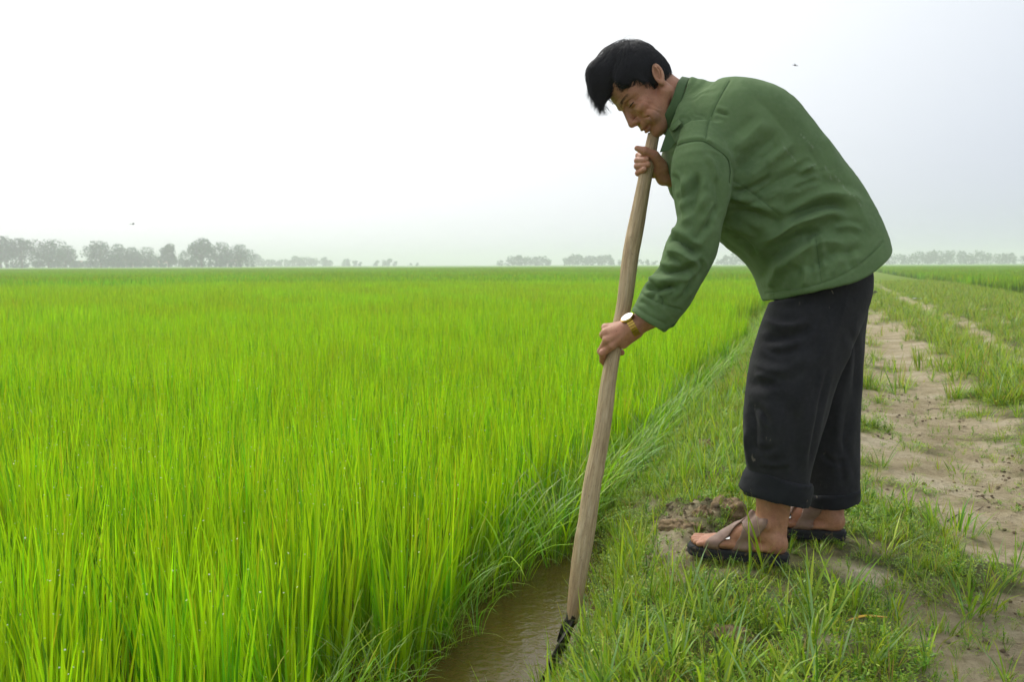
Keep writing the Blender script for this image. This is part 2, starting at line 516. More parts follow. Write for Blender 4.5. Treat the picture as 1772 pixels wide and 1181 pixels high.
# ---- rice: single hills near by
hills = [proto('h', rice_hill(int(RNG.integers(28, 38))), M_LEAF) for _ in range(12)]
sp = 0.115
X, Y = np.meshgrid(np.arange(-14, RICE_X + 1e-6, sp), np.arange(0.1, 15, sp), indexing='ij')
X = X.ravel() + U(-0.04, 0.04, X.size); Y = Y.ravel() + U(-0.04, 0.04, Y.size)
edge_w = 0.07 * vnoise(Y * 1.7, Y * 0, seed=14) + 0.04 * vnoise(Y * 6, Y * 0 + 2, seed=15)
strip = (X > RICE_X + edge_w - 0.045 * (1 - sstep(2.7, 3.4, Y))) & (RNG.uniform(0, 1, X.size) < 0.5) & (X < RICE_X + 0.06)
k = view_filter(X, Y) & (np.hypot(X, Y) < 12.0) & ((X < RICE_X + edge_w - 0.045 * (1 - sstep(2.7, 3.4, Y))) | strip) & (np.hypot(X, Y) > 0.62)
X, Y = X[k], Y[k]; n = len(X)
hs_ = (0.90 + 0.10 * fbm(X * 0.9, Y * 0.9, oct=3, seed=44) + 0.05 * RNG.standard_normal(n)) * (1 - 0.12 * np.exp(-(RICE_X - X) / 0.15))
near_cut = 0.80 + 0.20 * sstep(0.9, 1.5, np.hypot(X, Y))
scatter('rice_crop', hills, np.stack([X, Y, np.full(n, WATER_Z - 0.03)], 1),
        np.stack([U(-0.05, 0.05, n), U(-0.05, 0.05, n), U(0, 6.28, n)], 1),
        np.stack([np.ones(n), np.ones(n), hs_ * near_cut], 1), RNG.integers(0, 12, n),
        'bright green young rice filling the flooded field in the foreground', 'rice')

# ---- rice: one-metre plots in the middle distance, then ten-metre plots
def plot(size, per_m2, nb, h, wmul, segs, cols, p):
    parts = []
    m = int(size * size * per_m2)
    for _ in range(m):
        for b in rice_hill(nb, h * RNG.uniform(0.85, 1.08), 0.05, wmul, segs, 1.0, cols, p, 0.07):
            parts.append(shift(b, RNG.uniform(-size / 2, size / 2), RNG.uniform(-size / 2, size / 2)))
    return parts
RC = (C_RICE, C_RICE2, C_RICE3); RP = (0.5, 0.3, 0.2)
mids = [proto('p', plot(1.0, 60, 18, 0.52, 1.25, 3, RC, RP), M_LEAF) for _ in range(6)]
X, Y = np.meshgrid(np.arange(-44.5, RICE_X - 0.45, 1.0), np.arange(0.5, 46, 1.0), indexing='ij')
X, Y = X.ravel() + (RICE_X + 0.5 + 0.5) - 0.5, Y.ravel()
X = np.where(X > RICE_X - 0.5, RICE_X - 0.5, X)
rr = np.hypot(X, Y)
k = view_filter(X, Y) & (rr > 11.6) & (rr < 36)
X, Y = X[k], Y[k]; n = len(X)
scatter('rice_crop_beyond', mids, np.stack([X, Y, np.full(n, WATER_Z - 0.03)], 1),
        np.stack([np.zeros(n), np.zeros(n), RNG.integers(0, 4, n) * math.pi / 2], 1),
        np.stack([np.ones(n), np.ones(n), 0.92 + 0.07 * fbm(X * 0.23, Y * 0.23, oct=3, seed=44)], 1), RNG.integers(0, 6, n),
        'even expanse of light green rice reaching towards the far dark field', 'rice')

C_DK = lin(124, 172, 34); C_DK2 = lin(138, 180, 38)
fars = [proto('f', plot(5.0, 16, 10, 0.54, 5.0, 2, (C_DK, C_DK2), (0.5, 0.5)), M_LEAF) for _ in range(4)]
def far_plots(name, x0, x1, y0, y1, rmin, rmax, z, label):
    X, Y = np.meshgrid(np.arange(x0, x1, 5.0), np.arange(y0, y1, 5.0), indexing='ij')
    X, Y = X.ravel(), Y.ravel()
    rr = np.hypot(X, Y)
    k = view_filter(X, Y, 0.05) & (rr > rmin) & (rr < rmax)
    X, Y = X[k], Y[k]; n = len(X)
    scatter(name, fars, np.stack([X, Y, np.full(n, z)], 1), np.stack([np.zeros(n), np.zeros(n), RNG.integers(0, 4, n) * math.pi / 2], 1),
            np.stack([np.ones(n), np.ones(n), 1 + 0.03 * RNG.standard_normal(n)], 1), RNG.integers(0, 4, n), label, 'rice')
far_plots('dark_rice_field', -198.4, -2.9, 2.5, 230, 35.5, 230, WATER_Z - 0.03, 'darker green rice field beyond the light green one, up to the tree line')
far_plots('dark_rice_field_by_track', 7.4, 120, 8, 230, 12, 230, -0.25, 'dark green rice field right of the grassy dirt track')
# the same fields seen from afar close up into a sheet
t = NT('distant_crop')
nn = t.noise(0.08, 5, t.coord('Object'))
t.set(Base_Color=t.ramp(nn, [(0.35, lin(104, 146, 38)), (0.65, lin(118, 158, 44))]), Roughness=0.9)
def sheet(name, x0, x1, y0, y1, z):
    return tag(link(name, mesh_from(name, [(x0, y0, z), (x1, y0, z), (x1, y1, z), (x0, y1, z)], np.array([[0, 1, 2, 3]])), t.m), kind='structure')
sheet('distant_field', -1500, -2.0, 205, 2000, 0.25)
sheet('distant_field_by_track', 5.0, 1500, 180, 2000, 0.2)

# ---- bank and track vegetation
def tuft(n, l0, l1, w0, w1, cols, p=None, spread=0.015, lean=(0.1, 0.7), bend=(0.1, 1.2), tipc=0.15, segs=4):
    az = U(0, 2 * math.pi, n); r = spread * np.sqrt(U(0, 1, n))
    return blades(np.stack([r * np.cos(az), r * np.sin(az), np.full(n, -0.008)], 1), U(l0, l1, n), U(w0, w1, n), az + U(-0.5, 0.5, n),
                  U(*lean, n), U(*bend, n), tints(cols, n, p), segs, twist=U(-0.6, 0.6, n), tip=((U(0, 1, n) < tipc).astype(float), C_YEL))
def herb(n, h, lsize, cols, flower=0.0):
    """little branching weed: stems with pairs of oval leaves, some with a yellow flower"""
    parts = []
    for _ in range(n):
        az = RNG.uniform(0, 6.28); ln = RNG.uniform(0.1, 0.9); hh = h * RNG.uniform(0.5, 1.1)
        tip = np.array([math.cos(az) * math.sin(ln), math.sin(az) * math.sin(ln), math.cos(ln)]) * hh
        parts.append(blades(np.zeros((1, 3)), np.array([hh]), np.array([0.002]), np.array([az]), np.array([ln]), np.array([0.0]), tints((C_GRD,), 1), 2))
        m = int(RNG.integers(6, 11)); s = np.linspace(0.25, 1.0, m)
        la = U(0, 6.28, m)
        c = tip[None] * s[:, None] + np.stack([np.cos(la), np.sin(la), np.zeros(m)], 1) * lsize * 0.5
        parts.append(leaflets(c, U(-0.2, 0.9, m), la, lsize * U(0.6, 1.2, m), tints(cols, m)))
        if RNG.uniform() < flower:
            q = 5; fa = np.arange(q) * 2 * math.pi / q
            c = tip[None] + np.stack([np.cos(fa), np.sin(fa), np.full(q, 0.5)], 1) * 0.0025
            parts.append(leaflets(c, np.full(q, 0.3), fa, np.full(q, 0.005), tints((lin(235, 195, 25),), q), 0.8))
    return parts
def mat_patch(n, size, cols, lsize=0.008):
    r = size * np.sqrt(U(0, 1, n)); a = U(0, 6.28, n)
    c = np.stack([r * np.cos(a), r * np.sin(a), U(0.002, 0.022, n) * (1 - 0.6 * r / size)], 1)
    return leaflets(c, U(-0.5, 0.7, n), U(0, 6.28, n), lsize * U(0.5, 1.4, n), tints(cols, n, jit=0.16))
def straw(n):
    az = U(0, 6.28, n)
    return blades(np.stack([U(-.03, .03, n), U(-.03, .03, n), np.full(n, 0.004)], 1), U(0.02, 0.09, n), U(0.0012, 0.003, n), az, U(1.4, 1.56, n), U(-0.1, 0.1, n),
                  tints((C_STRAW, lin(128, 100, 66), lin(96, 74, 50)), n), 2)
GC = (C_GR, C_GR2, C_GRD, C_STRAW)
bank_protos = (
    [proto('g', [tuft(16, 0.04, 0.12, 0.0018, 0.0036, GC, (0.36, 0.34, 0.18, 0.12))], M_GRASS) for _ in range(4)] +                                            # 0-3 fine
    [proto('g', [tuft(8, 0.08, 0.19, 0.004, 0.0085, (C_GR, C_GR2, C_GRD, C_BLU), (0.42, 0.3, 0.16, 0.12), 0.012, (0.1, 0.8), (0.2, 1.3))], M_GRASS) for _ in range(5)] +  # 4-8 broad
    [proto('g', herb(6, 0.07, 0.011, (C_GR2, C_GR, lin(112, 158, 30)), 0.035), M_GRASS) for _ in range(4)] +                                            # 9-12 herbs
    [proto('g', [mat_patch(130, 0.075, (C_GR2, C_GR, lin(110, 140, 44)))], M_GRASS) for _ in range(3)] +                                               # 13-15 mats
    [proto('g', [straw(7)], M_GRASS) for _ in range(3)] +                                                                                             # 16-18 litter
    [proto('g', [tuft(7, 0.14, 0.30, 0.004, 0.009, (C_GR2, C_GR, C_BLU), (0.45, 0.4, 0.15), 0.01, (0.02, 0.35), (0.1, 0.8))], M_GRASS) for _ in range(3)])  # 19-21 tall
def sow(n, x0, x1, y0, y1, power=1.0):
    y = y0 + (y1 - y0) * RNG.uniform(0, 1, n) ** power
    return RNG.uniform(x0, x1, n), y
XS, YS, IS, SS = [], [], [], []
def add_plants(n, x0, x1, y0, y1, kinds, dens_pow=1.0, smin=0.7, smax=1.2, thr=0.0, power=1.0, inv=False):
    x, y = sow(n, x0, x1, y0, y1, power)
    g = grass_density(x, y)
    pr = (1 - g) * 0.6 if inv else np.clip((g - thr) / (1 - thr), 0, 1) ** dens_pow
    k = (RNG.uniform(0, 1, n) < pr) & view_filter(x, y, 0.12, 0)
    s = RNG.uniform(smin, smax, n) * np.where(y < 4, 0.82, 1.0)
    for (ax_, ay_), (bx_, by_) in FEET:                     # nothing grows under the soles, little right before them
        tt = np.clip(((x - ax_) * (bx_ - ax_) + (y - ay_) * (by_ - ay_)) / ((bx_ - ax_) ** 2 + (by_ - ay_) ** 2), 0, 1)
        dd = np.hypot(x - ax_ - tt * (bx_ - ax_), y - ay_ - tt * (by_ - ay_))
        k &= dd > 0.062
        trod = (dd < 0.26) & (y < ay_ + 0.05)
        k &= ~(trod & (RNG.uniform(0, 1, n) < 0.30))
        s = np.where(trod, s * 0.62, s)
    shore = (x < -0.4) & (y < 3.2)
    s = np.where(shore, s * 0.75, s)
    XS.append(x[k]); YS.append(y[k]); IS.append(RNG.choice(kinds, k.sum())); SS.append(s[k])
FEET = [((-0.107, 2.62), (-0.34, 2.66)), ((0.033, 2.86), (-0.22, 2.88))]
fine, broad, herbs, mats, litter, tall = [0, 1, 2, 3], [4, 5, 6, 7, 8], [9, 10, 11, 12], [13, 14, 15], [16, 17, 18], [19, 20, 21]
A = (-0.92, 0.35, 1.0, 6.2)
add_plants(5200, *A, fine, 1.0, 0.5, 1.0); add_plants(1100, *A, broad, 1.3, 0.45, 0.95); add_plants(4600, *A, herbs, 0.8, 0.6, 1.1)
add_plants(2900, *A, mats, 0.9, 0.7, 1.2); add_plants(2200, *A, litter, 0.2); add_plants(150, -0.74, -0.3, 1.0, 6.0, tall, 1.0, 0.5, 0.8)
add_plants(120, -0.6, 0.1, 1.0, 2.3, broad, 0.7, 0.8, 1.25)
A = (0.1, 4.2, 1.0, 7.0)
add_plants(6000, *A, fine, 1.4, 0.45, 0.95); add_plants(1300, *A, broad, 1.7, 0.45, 0.85); add_plants(2600, *A, herbs, 1.6, 0.5, 0.9)
add_plants(4600, *A, mats, 1.1, 0.6, 1.2); add_plants(700, *A, litter, 0.3, 0.6, 1.2, inv=True)
add_plants(1100, 0.05, 0.95, 1.1, 6.5, fine + mats + herbs, 0.3, 0.25, 0.7, inv=True)
add_plants(900, -0.05, 0.6, 1.3, 2.7, fine + herbs + mats + litter, 0.3, 0.3, 0.75, inv=True); add_plants(90, -0.05, 0.6, 1.3, 2.7, broad, 0.3, 0.35, 0.7, inv=True)
def shore_plants(n, x0, x1, y0, y1, kinds, s0, s1):
    y = RNG.uniform(y0, y1, n); x = RNG.uniform(x0, x1, n) + shore_in(y)
    XS.append(x); YS.append(y); IS.append(RNG.choice(kinds, n)); SS.append(RNG.uniform(s0, s1, n))
shore_plants(420, -0.70, -0.50, 1.2, 3.3, fine + herbs + mats, 0.6, 1.1)
shore_plants(110, -0.72, -0.52, 1.2, 3.3, broad + tall, 0.45, 0.8)
shore_plants(500, -0.78, -0.55, 3.3, 8.0, fine + broad + herbs + mats, 0.7, 1.2)
A = (-0.92, 4.4, 6.0, 45.0)
add_plants(20000, *A, fine, 1.0, 0.9, 1.9, power=1.8); add_plants(5000, *A, broad, 1.2, 0.7, 1.3, power=1.8)
add_plants(7000, *A, mats, 0.8, 1.0, 2.0, power=1.6); add_plants(2500, *A, herbs, 1.0, 0.8, 1.5, power=1.6)
X, Y, I, S = map(np.concatenate, (XS, YS, IS, SS)); n = len(X)
scatter('bank_grass', bank_protos, np.stack([X, Y, ground_h(X, Y)], 1),
        np.stack([U(-0.12, 0.12, n), U(-0.12, 0.12, n), U(0, 6.28, n)], 1), np.stack([S, S, S], 1), I,
        'mixed short grass, clover-like weeds and straw on the bank and the dirt track', 'grass')

# ---- arching edge grass between rice and bank
def arch(n):
    az = U(0, 6.28, n)
    return [blades(np.stack([0.02 * np.cos(az), 0.02 * np.sin(az), np.zeros(n)], 1), U(0.28, 0.55, n), U(0.004, 0.009, n), az, U(0.05, 0.4, n), U(0.7, 2.1, n),
                   tints((C_EDGE, C_RICE3, C_BLU, C_RICE), n, (0.40, 0.25, 0.05, 0.3)), 7, twist=U(-0.4, 0.4, n), tip=((U(0, 1, n) < 0.1).astype(float), C_YEL))]
arches = [proto('a', arch(9), M_GRASS) for _ in range(8)]
n = 760
Y = 0.7 + 19 * RNG.uniform(0, 1, n) ** 1.7
X = RICE_X + 0.01 + 0.05 * np.clip(RNG.standard_normal(n), -1.5, 3) - 0.07 * (Y < 3)
k = view_filter(X, Y) & (X < -0.70)
# the open pool where the spade works
k &= ~((Y > 1.6) & (Y < 2.9) & (X > -0.99) & (RNG.uniform(0, 1, n) < 0.45))
X, Y = X[k], Y[k]; n = len(X)
s = U(0.6, 1.0, n) * np.where(Y < 2.7, 0.72, 1.0)
scatter('edge_grass', arches, np.stack([X, Y, np.full(n, WATER_Z - 0.03)], 1), np.stack([U(-.1, .1, n), U(-.1, .1, n), U(0, 6.28, n)], 1),
        np.stack([s, s, s], 1), RNG.integers(0, 8, n), 'arching blue-green grass blades along the water edge of the rice', 'grass')

# ---- loose crumbs of soil on the bare ground
t = NT('soil_crumb'); co = t.coord('Object')
oi = t.new('ShaderNodeObjectInfo')
t.set(Base_Color=t.ramp(oi.outputs['Random'], [(0.0, lin(112, 92, 66)), (0.5, lin(150, 130, 98)), (1.0, lin(188, 172, 142))]), Roughness=0.95, Normal=t.bump(t.noise(90, 4, co), 0.7, 0.2))
M_CRUMB = t.m
crumbs = []
for i in range(6):
    bm = bmesh.new(); bmesh.ops.create_icosphere(bm, subdivisions=2, radius=1.0)
    me = bpy.data.meshes.new('crumb'); bm.to_mesh(me); bm.free()
    v = np.empty(len(me.vertices) * 3); me.vertices.foreach_get('co', v); v = v.reshape(-1, 3)
    v = v * (1 + 0.35 * fbm(v[:, 0] * 1.5 + i * 7, v[:, 1] * 1.5, v[:, 2] * 1.5, oct=2, seed=i))[:, None] * np.array([1, .85, .65])
    me.vertices.foreach_set('co', v.ravel().astype(np.float32)); me.materials.append(M_CRUMB)
    crumbs.append(bpy.data.objects.new('crumb', me))
n = 15000
x = RNG.uniform(-0.5, 1.9, n); y = 1.1 + 5.4 * RNG.uniform(0, 1, n) ** 1.3
g = grass_density(x, y); cl = fbm(x * 5, y * 5, oct=3, seed=81)
dug = np.exp(-(((x + 0.36) / 0.18) ** 2 + ((y - 2.98) / 0.28) ** 2)) + np.exp(-(((x + 0.36) / 0.13) ** 2 + ((y - 3.6) / 0.2) ** 2))
k = (RNG.uniform(0, 1, n) < np.clip((1 - g) * (0.25 + 0.8 * cl) + dug, 0, 1)) & view_filter(x, y, .05, 0)
xd = RNG.normal(-0.36, .09, 420); yd = RNG.normal(3.02, .14, 420)
x, y = np.concatenate([x[k], xd]), np.concatenate([y[k], yd]); n = len(x)
s = 0.0015 + 0.0065 * RNG.uniform(0, 1, n) ** 3; s[-420:] *= 1.4
scatter('soil_crumbs', crumbs, np.stack([x, y, ground_h(x, y) + s * .3], 1), np.stack([U(-.4, .4, n), U(-.4, .4, n), U(0, 6.28, n)], 1), np.stack([s, s, s], 1), RNG.integers(0, 6, n),
        'loose crumbs of dry soil on the bare track and the dug bank', 'soil')
# ================================================================== implicit modelling kit
def surface_nets(D, o, h):
    nx, ny, nz = D.shape
    S = D < 0
    c = [(i, j, k) for i in (0, 1) for j in (0, 1) for k in (0, 1)]
    cnt = sum(S[i:nx - 1 + i, j:ny - 1 + j, k:nz - 1 + k].astype(np.int8) for i, j, k in c)
    act = np.argwhere((cnt > 0) & (cnt < 8))
    idx = np.full((nx - 1, ny - 1, nz - 1), -1, np.int32)
    idx[act[:, 0], act[:, 1], act[:, 2]] = np.arange(len(act))
    acc = np.zeros((len(act), 3)); num = np.zeros(len(act))
    for a in range(3):
        for b in (0, 1):
            for e in (0, 1):
                p0 = [0, 0, 0]; oth = [q for q in range(3) if q != a]
                p0[oth[0]], p0[oth[1]] = b, e
                p1 = list(p0); p1[a] = 1
                d0 = D[act[:, 0] + p0[0], act[:, 1] + p0[1], act[:, 2] + p0[2]]
                d1 = D[act[:, 0] + p1[0], act[:, 1] + p1[1], act[:, 2] + p1[2]]
                m = (d0 < 0) != (d1 < 0)
                t = np.where(m, d0 / np.where(m, d0 - d1, 1), 0)
                pos = np.array(p0, float)[None].repeat(len(act), 0); pos[:, a] = t
                acc += pos * m[:, None]; num += m
    V = (act + acc / num[:, None]) * h + o
    F = []
    for a in range(3):
        b, c2 = (a + 1) % 3, (a + 2) % 3
        sl0 = [slice(1, -1)] * 3; sl0[a] = slice(0, -1)
        sl1 = [slice(1, -1)] * 3; sl1[a] = slice(1, None)
        s0, s1 = S[tuple(sl0)], S[tuple(sl1)]
        e = np.argwhere(s0 != s1)
        if not len(e): continue
        flip = s0[e[:, 0], e[:, 1], e[:, 2]]
        g = e + 1; g[:, a] -= 1
        def at(db, dc):
            q = g.copy(); q[:, b] -= db; q[:, c2] -= dc
            return idx[q[:, 0], q[:, 1], q[:, 2]]
        q = np.stack([at(1, 1), at(0, 1), at(0, 0), at(1, 0)], 1)
        q[~flip] = q[~flip][:, ::-1]
        F.append(q)
    F = np.concatenate(F)
    F = F[(F >= 0).all(1)]
    return V, F

def sdf_mesh(f, lo, hi, h, B=4, smooth=2):
    lo, hi = np.asarray(lo, float) - 2 * h, np.asarray(hi, float) + 2 * h
    n = (np.ceil((hi - lo) / h / B).astype(int))
    H = h * B
    ax = [lo[i] + (np.arange(n[i]) + 0.5) * H for i in range(3)]
    G = np.stack(np.meshgrid(*ax, indexing='ij'), -1).reshape(-1, 3)
    dc = f(G).reshape(n)
    near = np.abs(dc) < H * 1.5
    m = near.copy()
    for a in range(3):
        m |= np.roll(near, 1, a) | np.roll(near, -1, a)
    full = np.repeat(np.repeat(np.repeat(np.where(dc < 0, -H, H), B, 0), B, 1), B, 2)
    blk = np.argwhere(m)
    loc = np.stack(np.meshgrid(*[np.arange(B)] * 3, indexing='ij'), -1).reshape(-1, 3)
    gi = (blk[:, None, :] * B + loc[None]).reshape(-1, 3)
    pts = lo + (gi + 0.5) * h
    d = np.concatenate([f(c) for c in np.array_split(pts, max(1, len(pts) // 200000))])
    full[gi[:, 0], gi[:, 1], gi[:, 2]] = d
    V, F = surface_nets(full, lo + 0.5 * h, h)
    for _ in range(smooth):
        V = relax(V, F, 0.5)
    return V, F

def relax(V, F, w=0.5):
    s = np.zeros_like(V); c = np.zeros(len(V))
    for i in range(4):
        a, b = F[:, i], F[:, (i + 1) % 4]
        for k in range(3):
            s[:, k] += np.bincount(a, V[b, k], len(V)) + np.bincount(b, V[a, k], len(V))
        c += np.bincount(a, minlength=len(V)) + np.bincount(b, minlength=len(V))
    ok = c > 0
    R = V.copy(); R[ok] = V[ok] * (1 - w) + w * s[ok] / c[ok, None]
    return R

def vnormals(V, F):
    fn = np.cross(V[F[:, 2]] - V[F[:, 0]], V[F[:, 3]] - V[F[:, 1]])
    N = np.zeros_like(V)
    for i in range(4):
        for k in range(3):
            N[:, k] += np.bincount(F[:, i], fn[:, k], len(V))
    return N / (np.linalg.norm(N, axis=1, keepdims=True) + 1e-12)

def smin(a, b, k):
    if k <= 0: return np.minimum(a, b)
    h = np.clip(0.5 + 0.5 * (b - a) / k, 0, 1)
    return b * (1 - h) + a * h - k * h * (1 - h)

def smax(a, b, k): return -smin(-a, -b, k)

def cone(p, a, b, r0, r1):
    a = np.asarray(a, float); b = np.asarray(b, float)
    ab = b - a
    t = np.clip((p - a) @ ab / (ab @ ab + 1e-12), 0, 1)
    return np.linalg.norm(p - a - t[:, None] * ab, axis=1) - (r0 + (r1 - r0) * t)

def chain(p, pts, rs, k=0.004):
    d = None
    for i in range(len(pts) - 1):
        c = cone(p, pts[i], pts[i + 1], rs[i], rs[i + 1])
        d = c if d is None else smin(d, c, k)
    return d

def ellip(p, c, r, R=None):
    q = p - np.asarray(c, float)
    if R is not None: q = q @ np.asarray(R, float)
    r = np.asarray(r, float)
    k0 = np.linalg.norm(q / r, axis=1); k1 = np.linalg.norm(q / r ** 2, axis=1)
    return k0 * (k0 - 1) / (k1 + 1e-9)

def catmull(A, m):
    A = np.asarray(A, float); n = len(A)
    E = np.concatenate([[2 * A[0] - A[1]], A, [2 * A[-1] - A[-2]]])
    out = []
    for i in range(n - 1):
        p0, p1, p2, p3 = E[i:i + 4]
        for t in np.arange(m) / m:
            out.append(0.5 * ((2 * p1) + (-p0 + p2) * t + (2 * p0 - 5 * p1 + 4 * p2 - p3) * t * t + (-p0 + 3 * p1 - 3 * p2 + p3) * t ** 3))
    out.append(A[-1])
    return np.array(out)

class Loft:
    """cross-sections given by a back edge, a front edge (photo pixels at a depth) and a half width across"""
    def __init__(s, rings, lat, m=4, grow=0.0, pw=2.0):
        s.pw = pw
        D = np.array([P(r[0], r[1], r[4]) for r in rings]); V = np.array([P(r[2], r[3], r[4]) for r in rings])
        a = np.array([r[5] for r in rings])
        D, V, a = catmull(D, m), catmull(V, m), catmull(a[:, None], m)[:, 0]
        s.c = 0.5 * (D + V); dv = D - V; L = np.linalg.norm(dv, axis=1)
        s.v = dv / L[:, None]; s.b = L / 2 + grow; s.a = a + grow
        T = np.gradient(s.c, axis=0); T /= np.linalg.norm(T, axis=1, keepdims=True)
        lt = np.asarray(lat, float)[None].repeat(len(T), 0)
        lt = lt - (lt * s.v).sum(1, keepdims=True) * s.v
        s.l = lt / np.linalg.norm(lt, axis=1, keepdims=True)
        s.T = T
    def __call__(s, p, cap=True, ext=0.0):
        best = np.full(len(p), 1e9); bi = np.zeros(len(p), int); bt = np.zeros(len(p)); w = np.zeros(len(p))
        for i in range(len(s.c) - 1):
            ab = s.c[i + 1] - s.c[i]; L2 = ab @ ab
            t0 = (p - s.c[i]) @ ab / L2
            t = np.clip(t0, 0, 1)
            d2 = ((p - s.c[i] - t[:, None] * ab) ** 2).sum(1)
            k = d2 < best
            best = np.where(k, d2, best); bi = np.where(k, i, bi); bt = np.where(k, t, bt)
            over = np.maximum(t0 - 1, -t0) * math.sqrt(L2)
            w = np.where(k, over, w)
        last = len(s.c) - 2
        atend = ((bi == 0) & (bt <= 0)) | ((bi == last) & (bt >= 1))
        lp = lambda A: A[bi] * (1 - bt[:, None]) + A[bi + 1] * bt[:, None] if A.ndim == 2 else A[bi] * (1 - bt) + A[bi + 1] * bt
        q = p - lp(s.c); vv = lp(s.v); ll = lp(s.l)
        v = (q * vv).sum(1); u = (q * ll).sum(1)
        b, a = lp(s.b), lp(s.a)
        r = (np.abs(u / a) ** s.pw + np.abs(v / b) ** s.pw) ** (1 / s.pw); ln = np.sqrt(u * u + v * v)
        d = np.where(r > 0.05, ln * (1 - 1 / np.maximum(r, 0.05)), -np.minimum(a, b))
        if cap:
            d = np.where(atend, np.maximum(d, w - ext), d)
        s.param = bi + bt
        return d

def poly_dist(q, line):
    """distance (and signed side) of 2-D points to a polyline, and arc fraction"""
    line = np.asarray(line, float)
    best = np.full(len(q), 1e9); sg = np.zeros(len(q)); fr = np.zeros(len(q))
    seg = np.linalg.norm(np.diff(line, axis=0), axis=1); cum = np.concatenate([[0], np.cumsum(seg)]); tot = cum[-1]
    for i in range(len(line) - 1):
        ab = line[i + 1] - line[i]
        t = np.clip((q - line[i]) @ ab / (ab @ ab), 0, 1)
        r = q - line[i] - t[:, None] * ab
        d = np.hypot(r[:, 0], r[:, 1])
        k = d < best
        best = np.where(k, d, best); sg = np.where(k, np.sign(ab[0] * r[:, 1] - ab[1] * r[:, 0]), sg)
        fr = np.where(k, (cum[i] + t * seg[i]) / tot, fr)
    return best, sg, fr

def creases(V, F, strokes, depth_max=None, iters=1):
    """press folds and seams into cloth along lines read off the photograph.
    stroke = (polyline px, half width px, height m, kind) kind: 'fold' ridge(+)/valley(-), 'step' one-sided lip, 'line' narrow seam"""
    N = vnormals(V, F)
    view = CPOS - V; view /= np.linalg.norm(view, axis=1, keepdims=True)
    face = sstep(-0.05, 0.35, (N * view).sum(1))
    q = to_px(V)
    dep = (V - CPOS) @ CFWD
    disp = np.zeros(len(V))
    for s in strokes:
        line, w, hgt = s[0], s[1], s[2]
        kind = s[3] if len(s) > 3 else 'fold'
        dlim = s[4] if len(s) > 4 else depth_max
        line = catmull(line, 6) if len(line) > 2 else np.asarray(line, float)
        lo, hi = line.min(0) - 3.5 * w, line.max(0) + 3.5 * w
        k = np.where((q[:, 0] > lo[0]) & (q[:, 0] < hi[0]) & (q[:, 1] > lo[1]) & (q[:, 1] < hi[1]))[0]
        if dlim is not None: k = k[dep[k] < dlim]
        if not len(k): continue
        d, sg, fr = poly_dist(q[k], line)
        endf = 1.0 if kind in ('line', 'step') else sstep(0, 0.22, fr) * sstep(1, 0.72, fr)
        if kind == 'step':
            x = d * sg / w
            v = np.where(x > 0, np.exp(-x * 0.9), 0.0) * sstep(-0.35, 0.35, x)
        elif kind == 'line':
            v = np.exp(-(d / w) ** 2)
        else:
            x = d * sg / w
            v = 0.45 * np.exp(-x * x) + 0.6 * np.exp(-1.9 * np.abs(x)) - 0.42 * np.exp(-(np.abs(x) - 1.7) ** 2 * 1.6)
        disp[k] += hgt * v * endf * face[k]
    return V + N * disp[:, None]

def tube(path, rad, sides=12, cap=True, flat=None):
    path = np.asarray(path, float); n = len(path)
    rad = np.broadcast_to(np.asarray(rad, float), (n,))
    T = np.gradient(path, axis=0); T /= np.linalg.norm(T, axis=1, keepdims=True)
    ref = np.array([0.13, 0.31, 0.94]) if abs(T[0] @ np.array([0, 0, 1.0])) < 0.9 else np.array([1.0, 0.2, 0])
    V = []
    for i in range(n):
        u = np.cross(T[i], ref); u /= np.linalg.norm(u); w = np.cross(T[i], u)
        a = np.arange(sides) * 2 * math.pi / sides
        V.append(path[i] + rad[i] * (np.cos(a)[:, None] * u + np.sin(a)[:, None] * w))
        ref = -np.cross(T[i], u) if False else ref
    V = np.concatenate(V)
    i, j = np.meshgrid(np.arange(n - 1), np.arange(sides), indexing='ij')
    i, j = i.ravel(), j.ravel(); j2 = (j + 1) % sides
    F = [np.stack([i * sides + j, i * sides + j2, (i + 1) * sides + j2, (i + 1) * sides + j], 1)]
    if cap:
        V = np.concatenate([V, path[:1], path[-1:]]); c0, c1 = len(V) - 2, len(V) - 1
        k = np.arange(sides); k2 = (k + 1) % sides
        F.append(np.stack([np.full(sides, c0), k2, k], 1))
        F.append(np.stack([np.full(sides, c1), (n - 1) * sides + k, (n - 1) * sides + k2], 1))
    return V, F

def box_between(a, b, w, t, side):
    """a bar from a to b of width w along side and thickness t"""
    a, b, side = map(lambda x: np.asarray(x, float), (a, b, side))
    ax = b - a; ax /= np.linalg.norm(ax)
    side = side - (side @ ax) * ax; side /= np.linalg.norm(side); up = np.cross(ax, side)
    V = [p + sx * side * w / 2 + sz * up * t / 2 for p in (a, b) for sx, sz in ((-1, -1), (1, -1), (1, 1), (-1, 1))]
    F = np.array([[0, 1, 2, 3], [7, 6, 5, 4], [0, 4, 5, 1], [1, 5, 6, 2], [2, 6, 7, 3], [3, 7, 4, 0]])
    return np.array(V), F

def join(parts):
    V, Q, T, o = [], [], [], 0
    for v, f in parts:
        V.append(v)
        for g in (f if isinstance(f, list) else [f]):
            g = np.asarray(g)
            (Q if g.shape[1] == 4 else T).append(g + o)
        o += len(v)
    return np.concatenate(V), [np.concatenate(x) for x in (Q, T) if x]
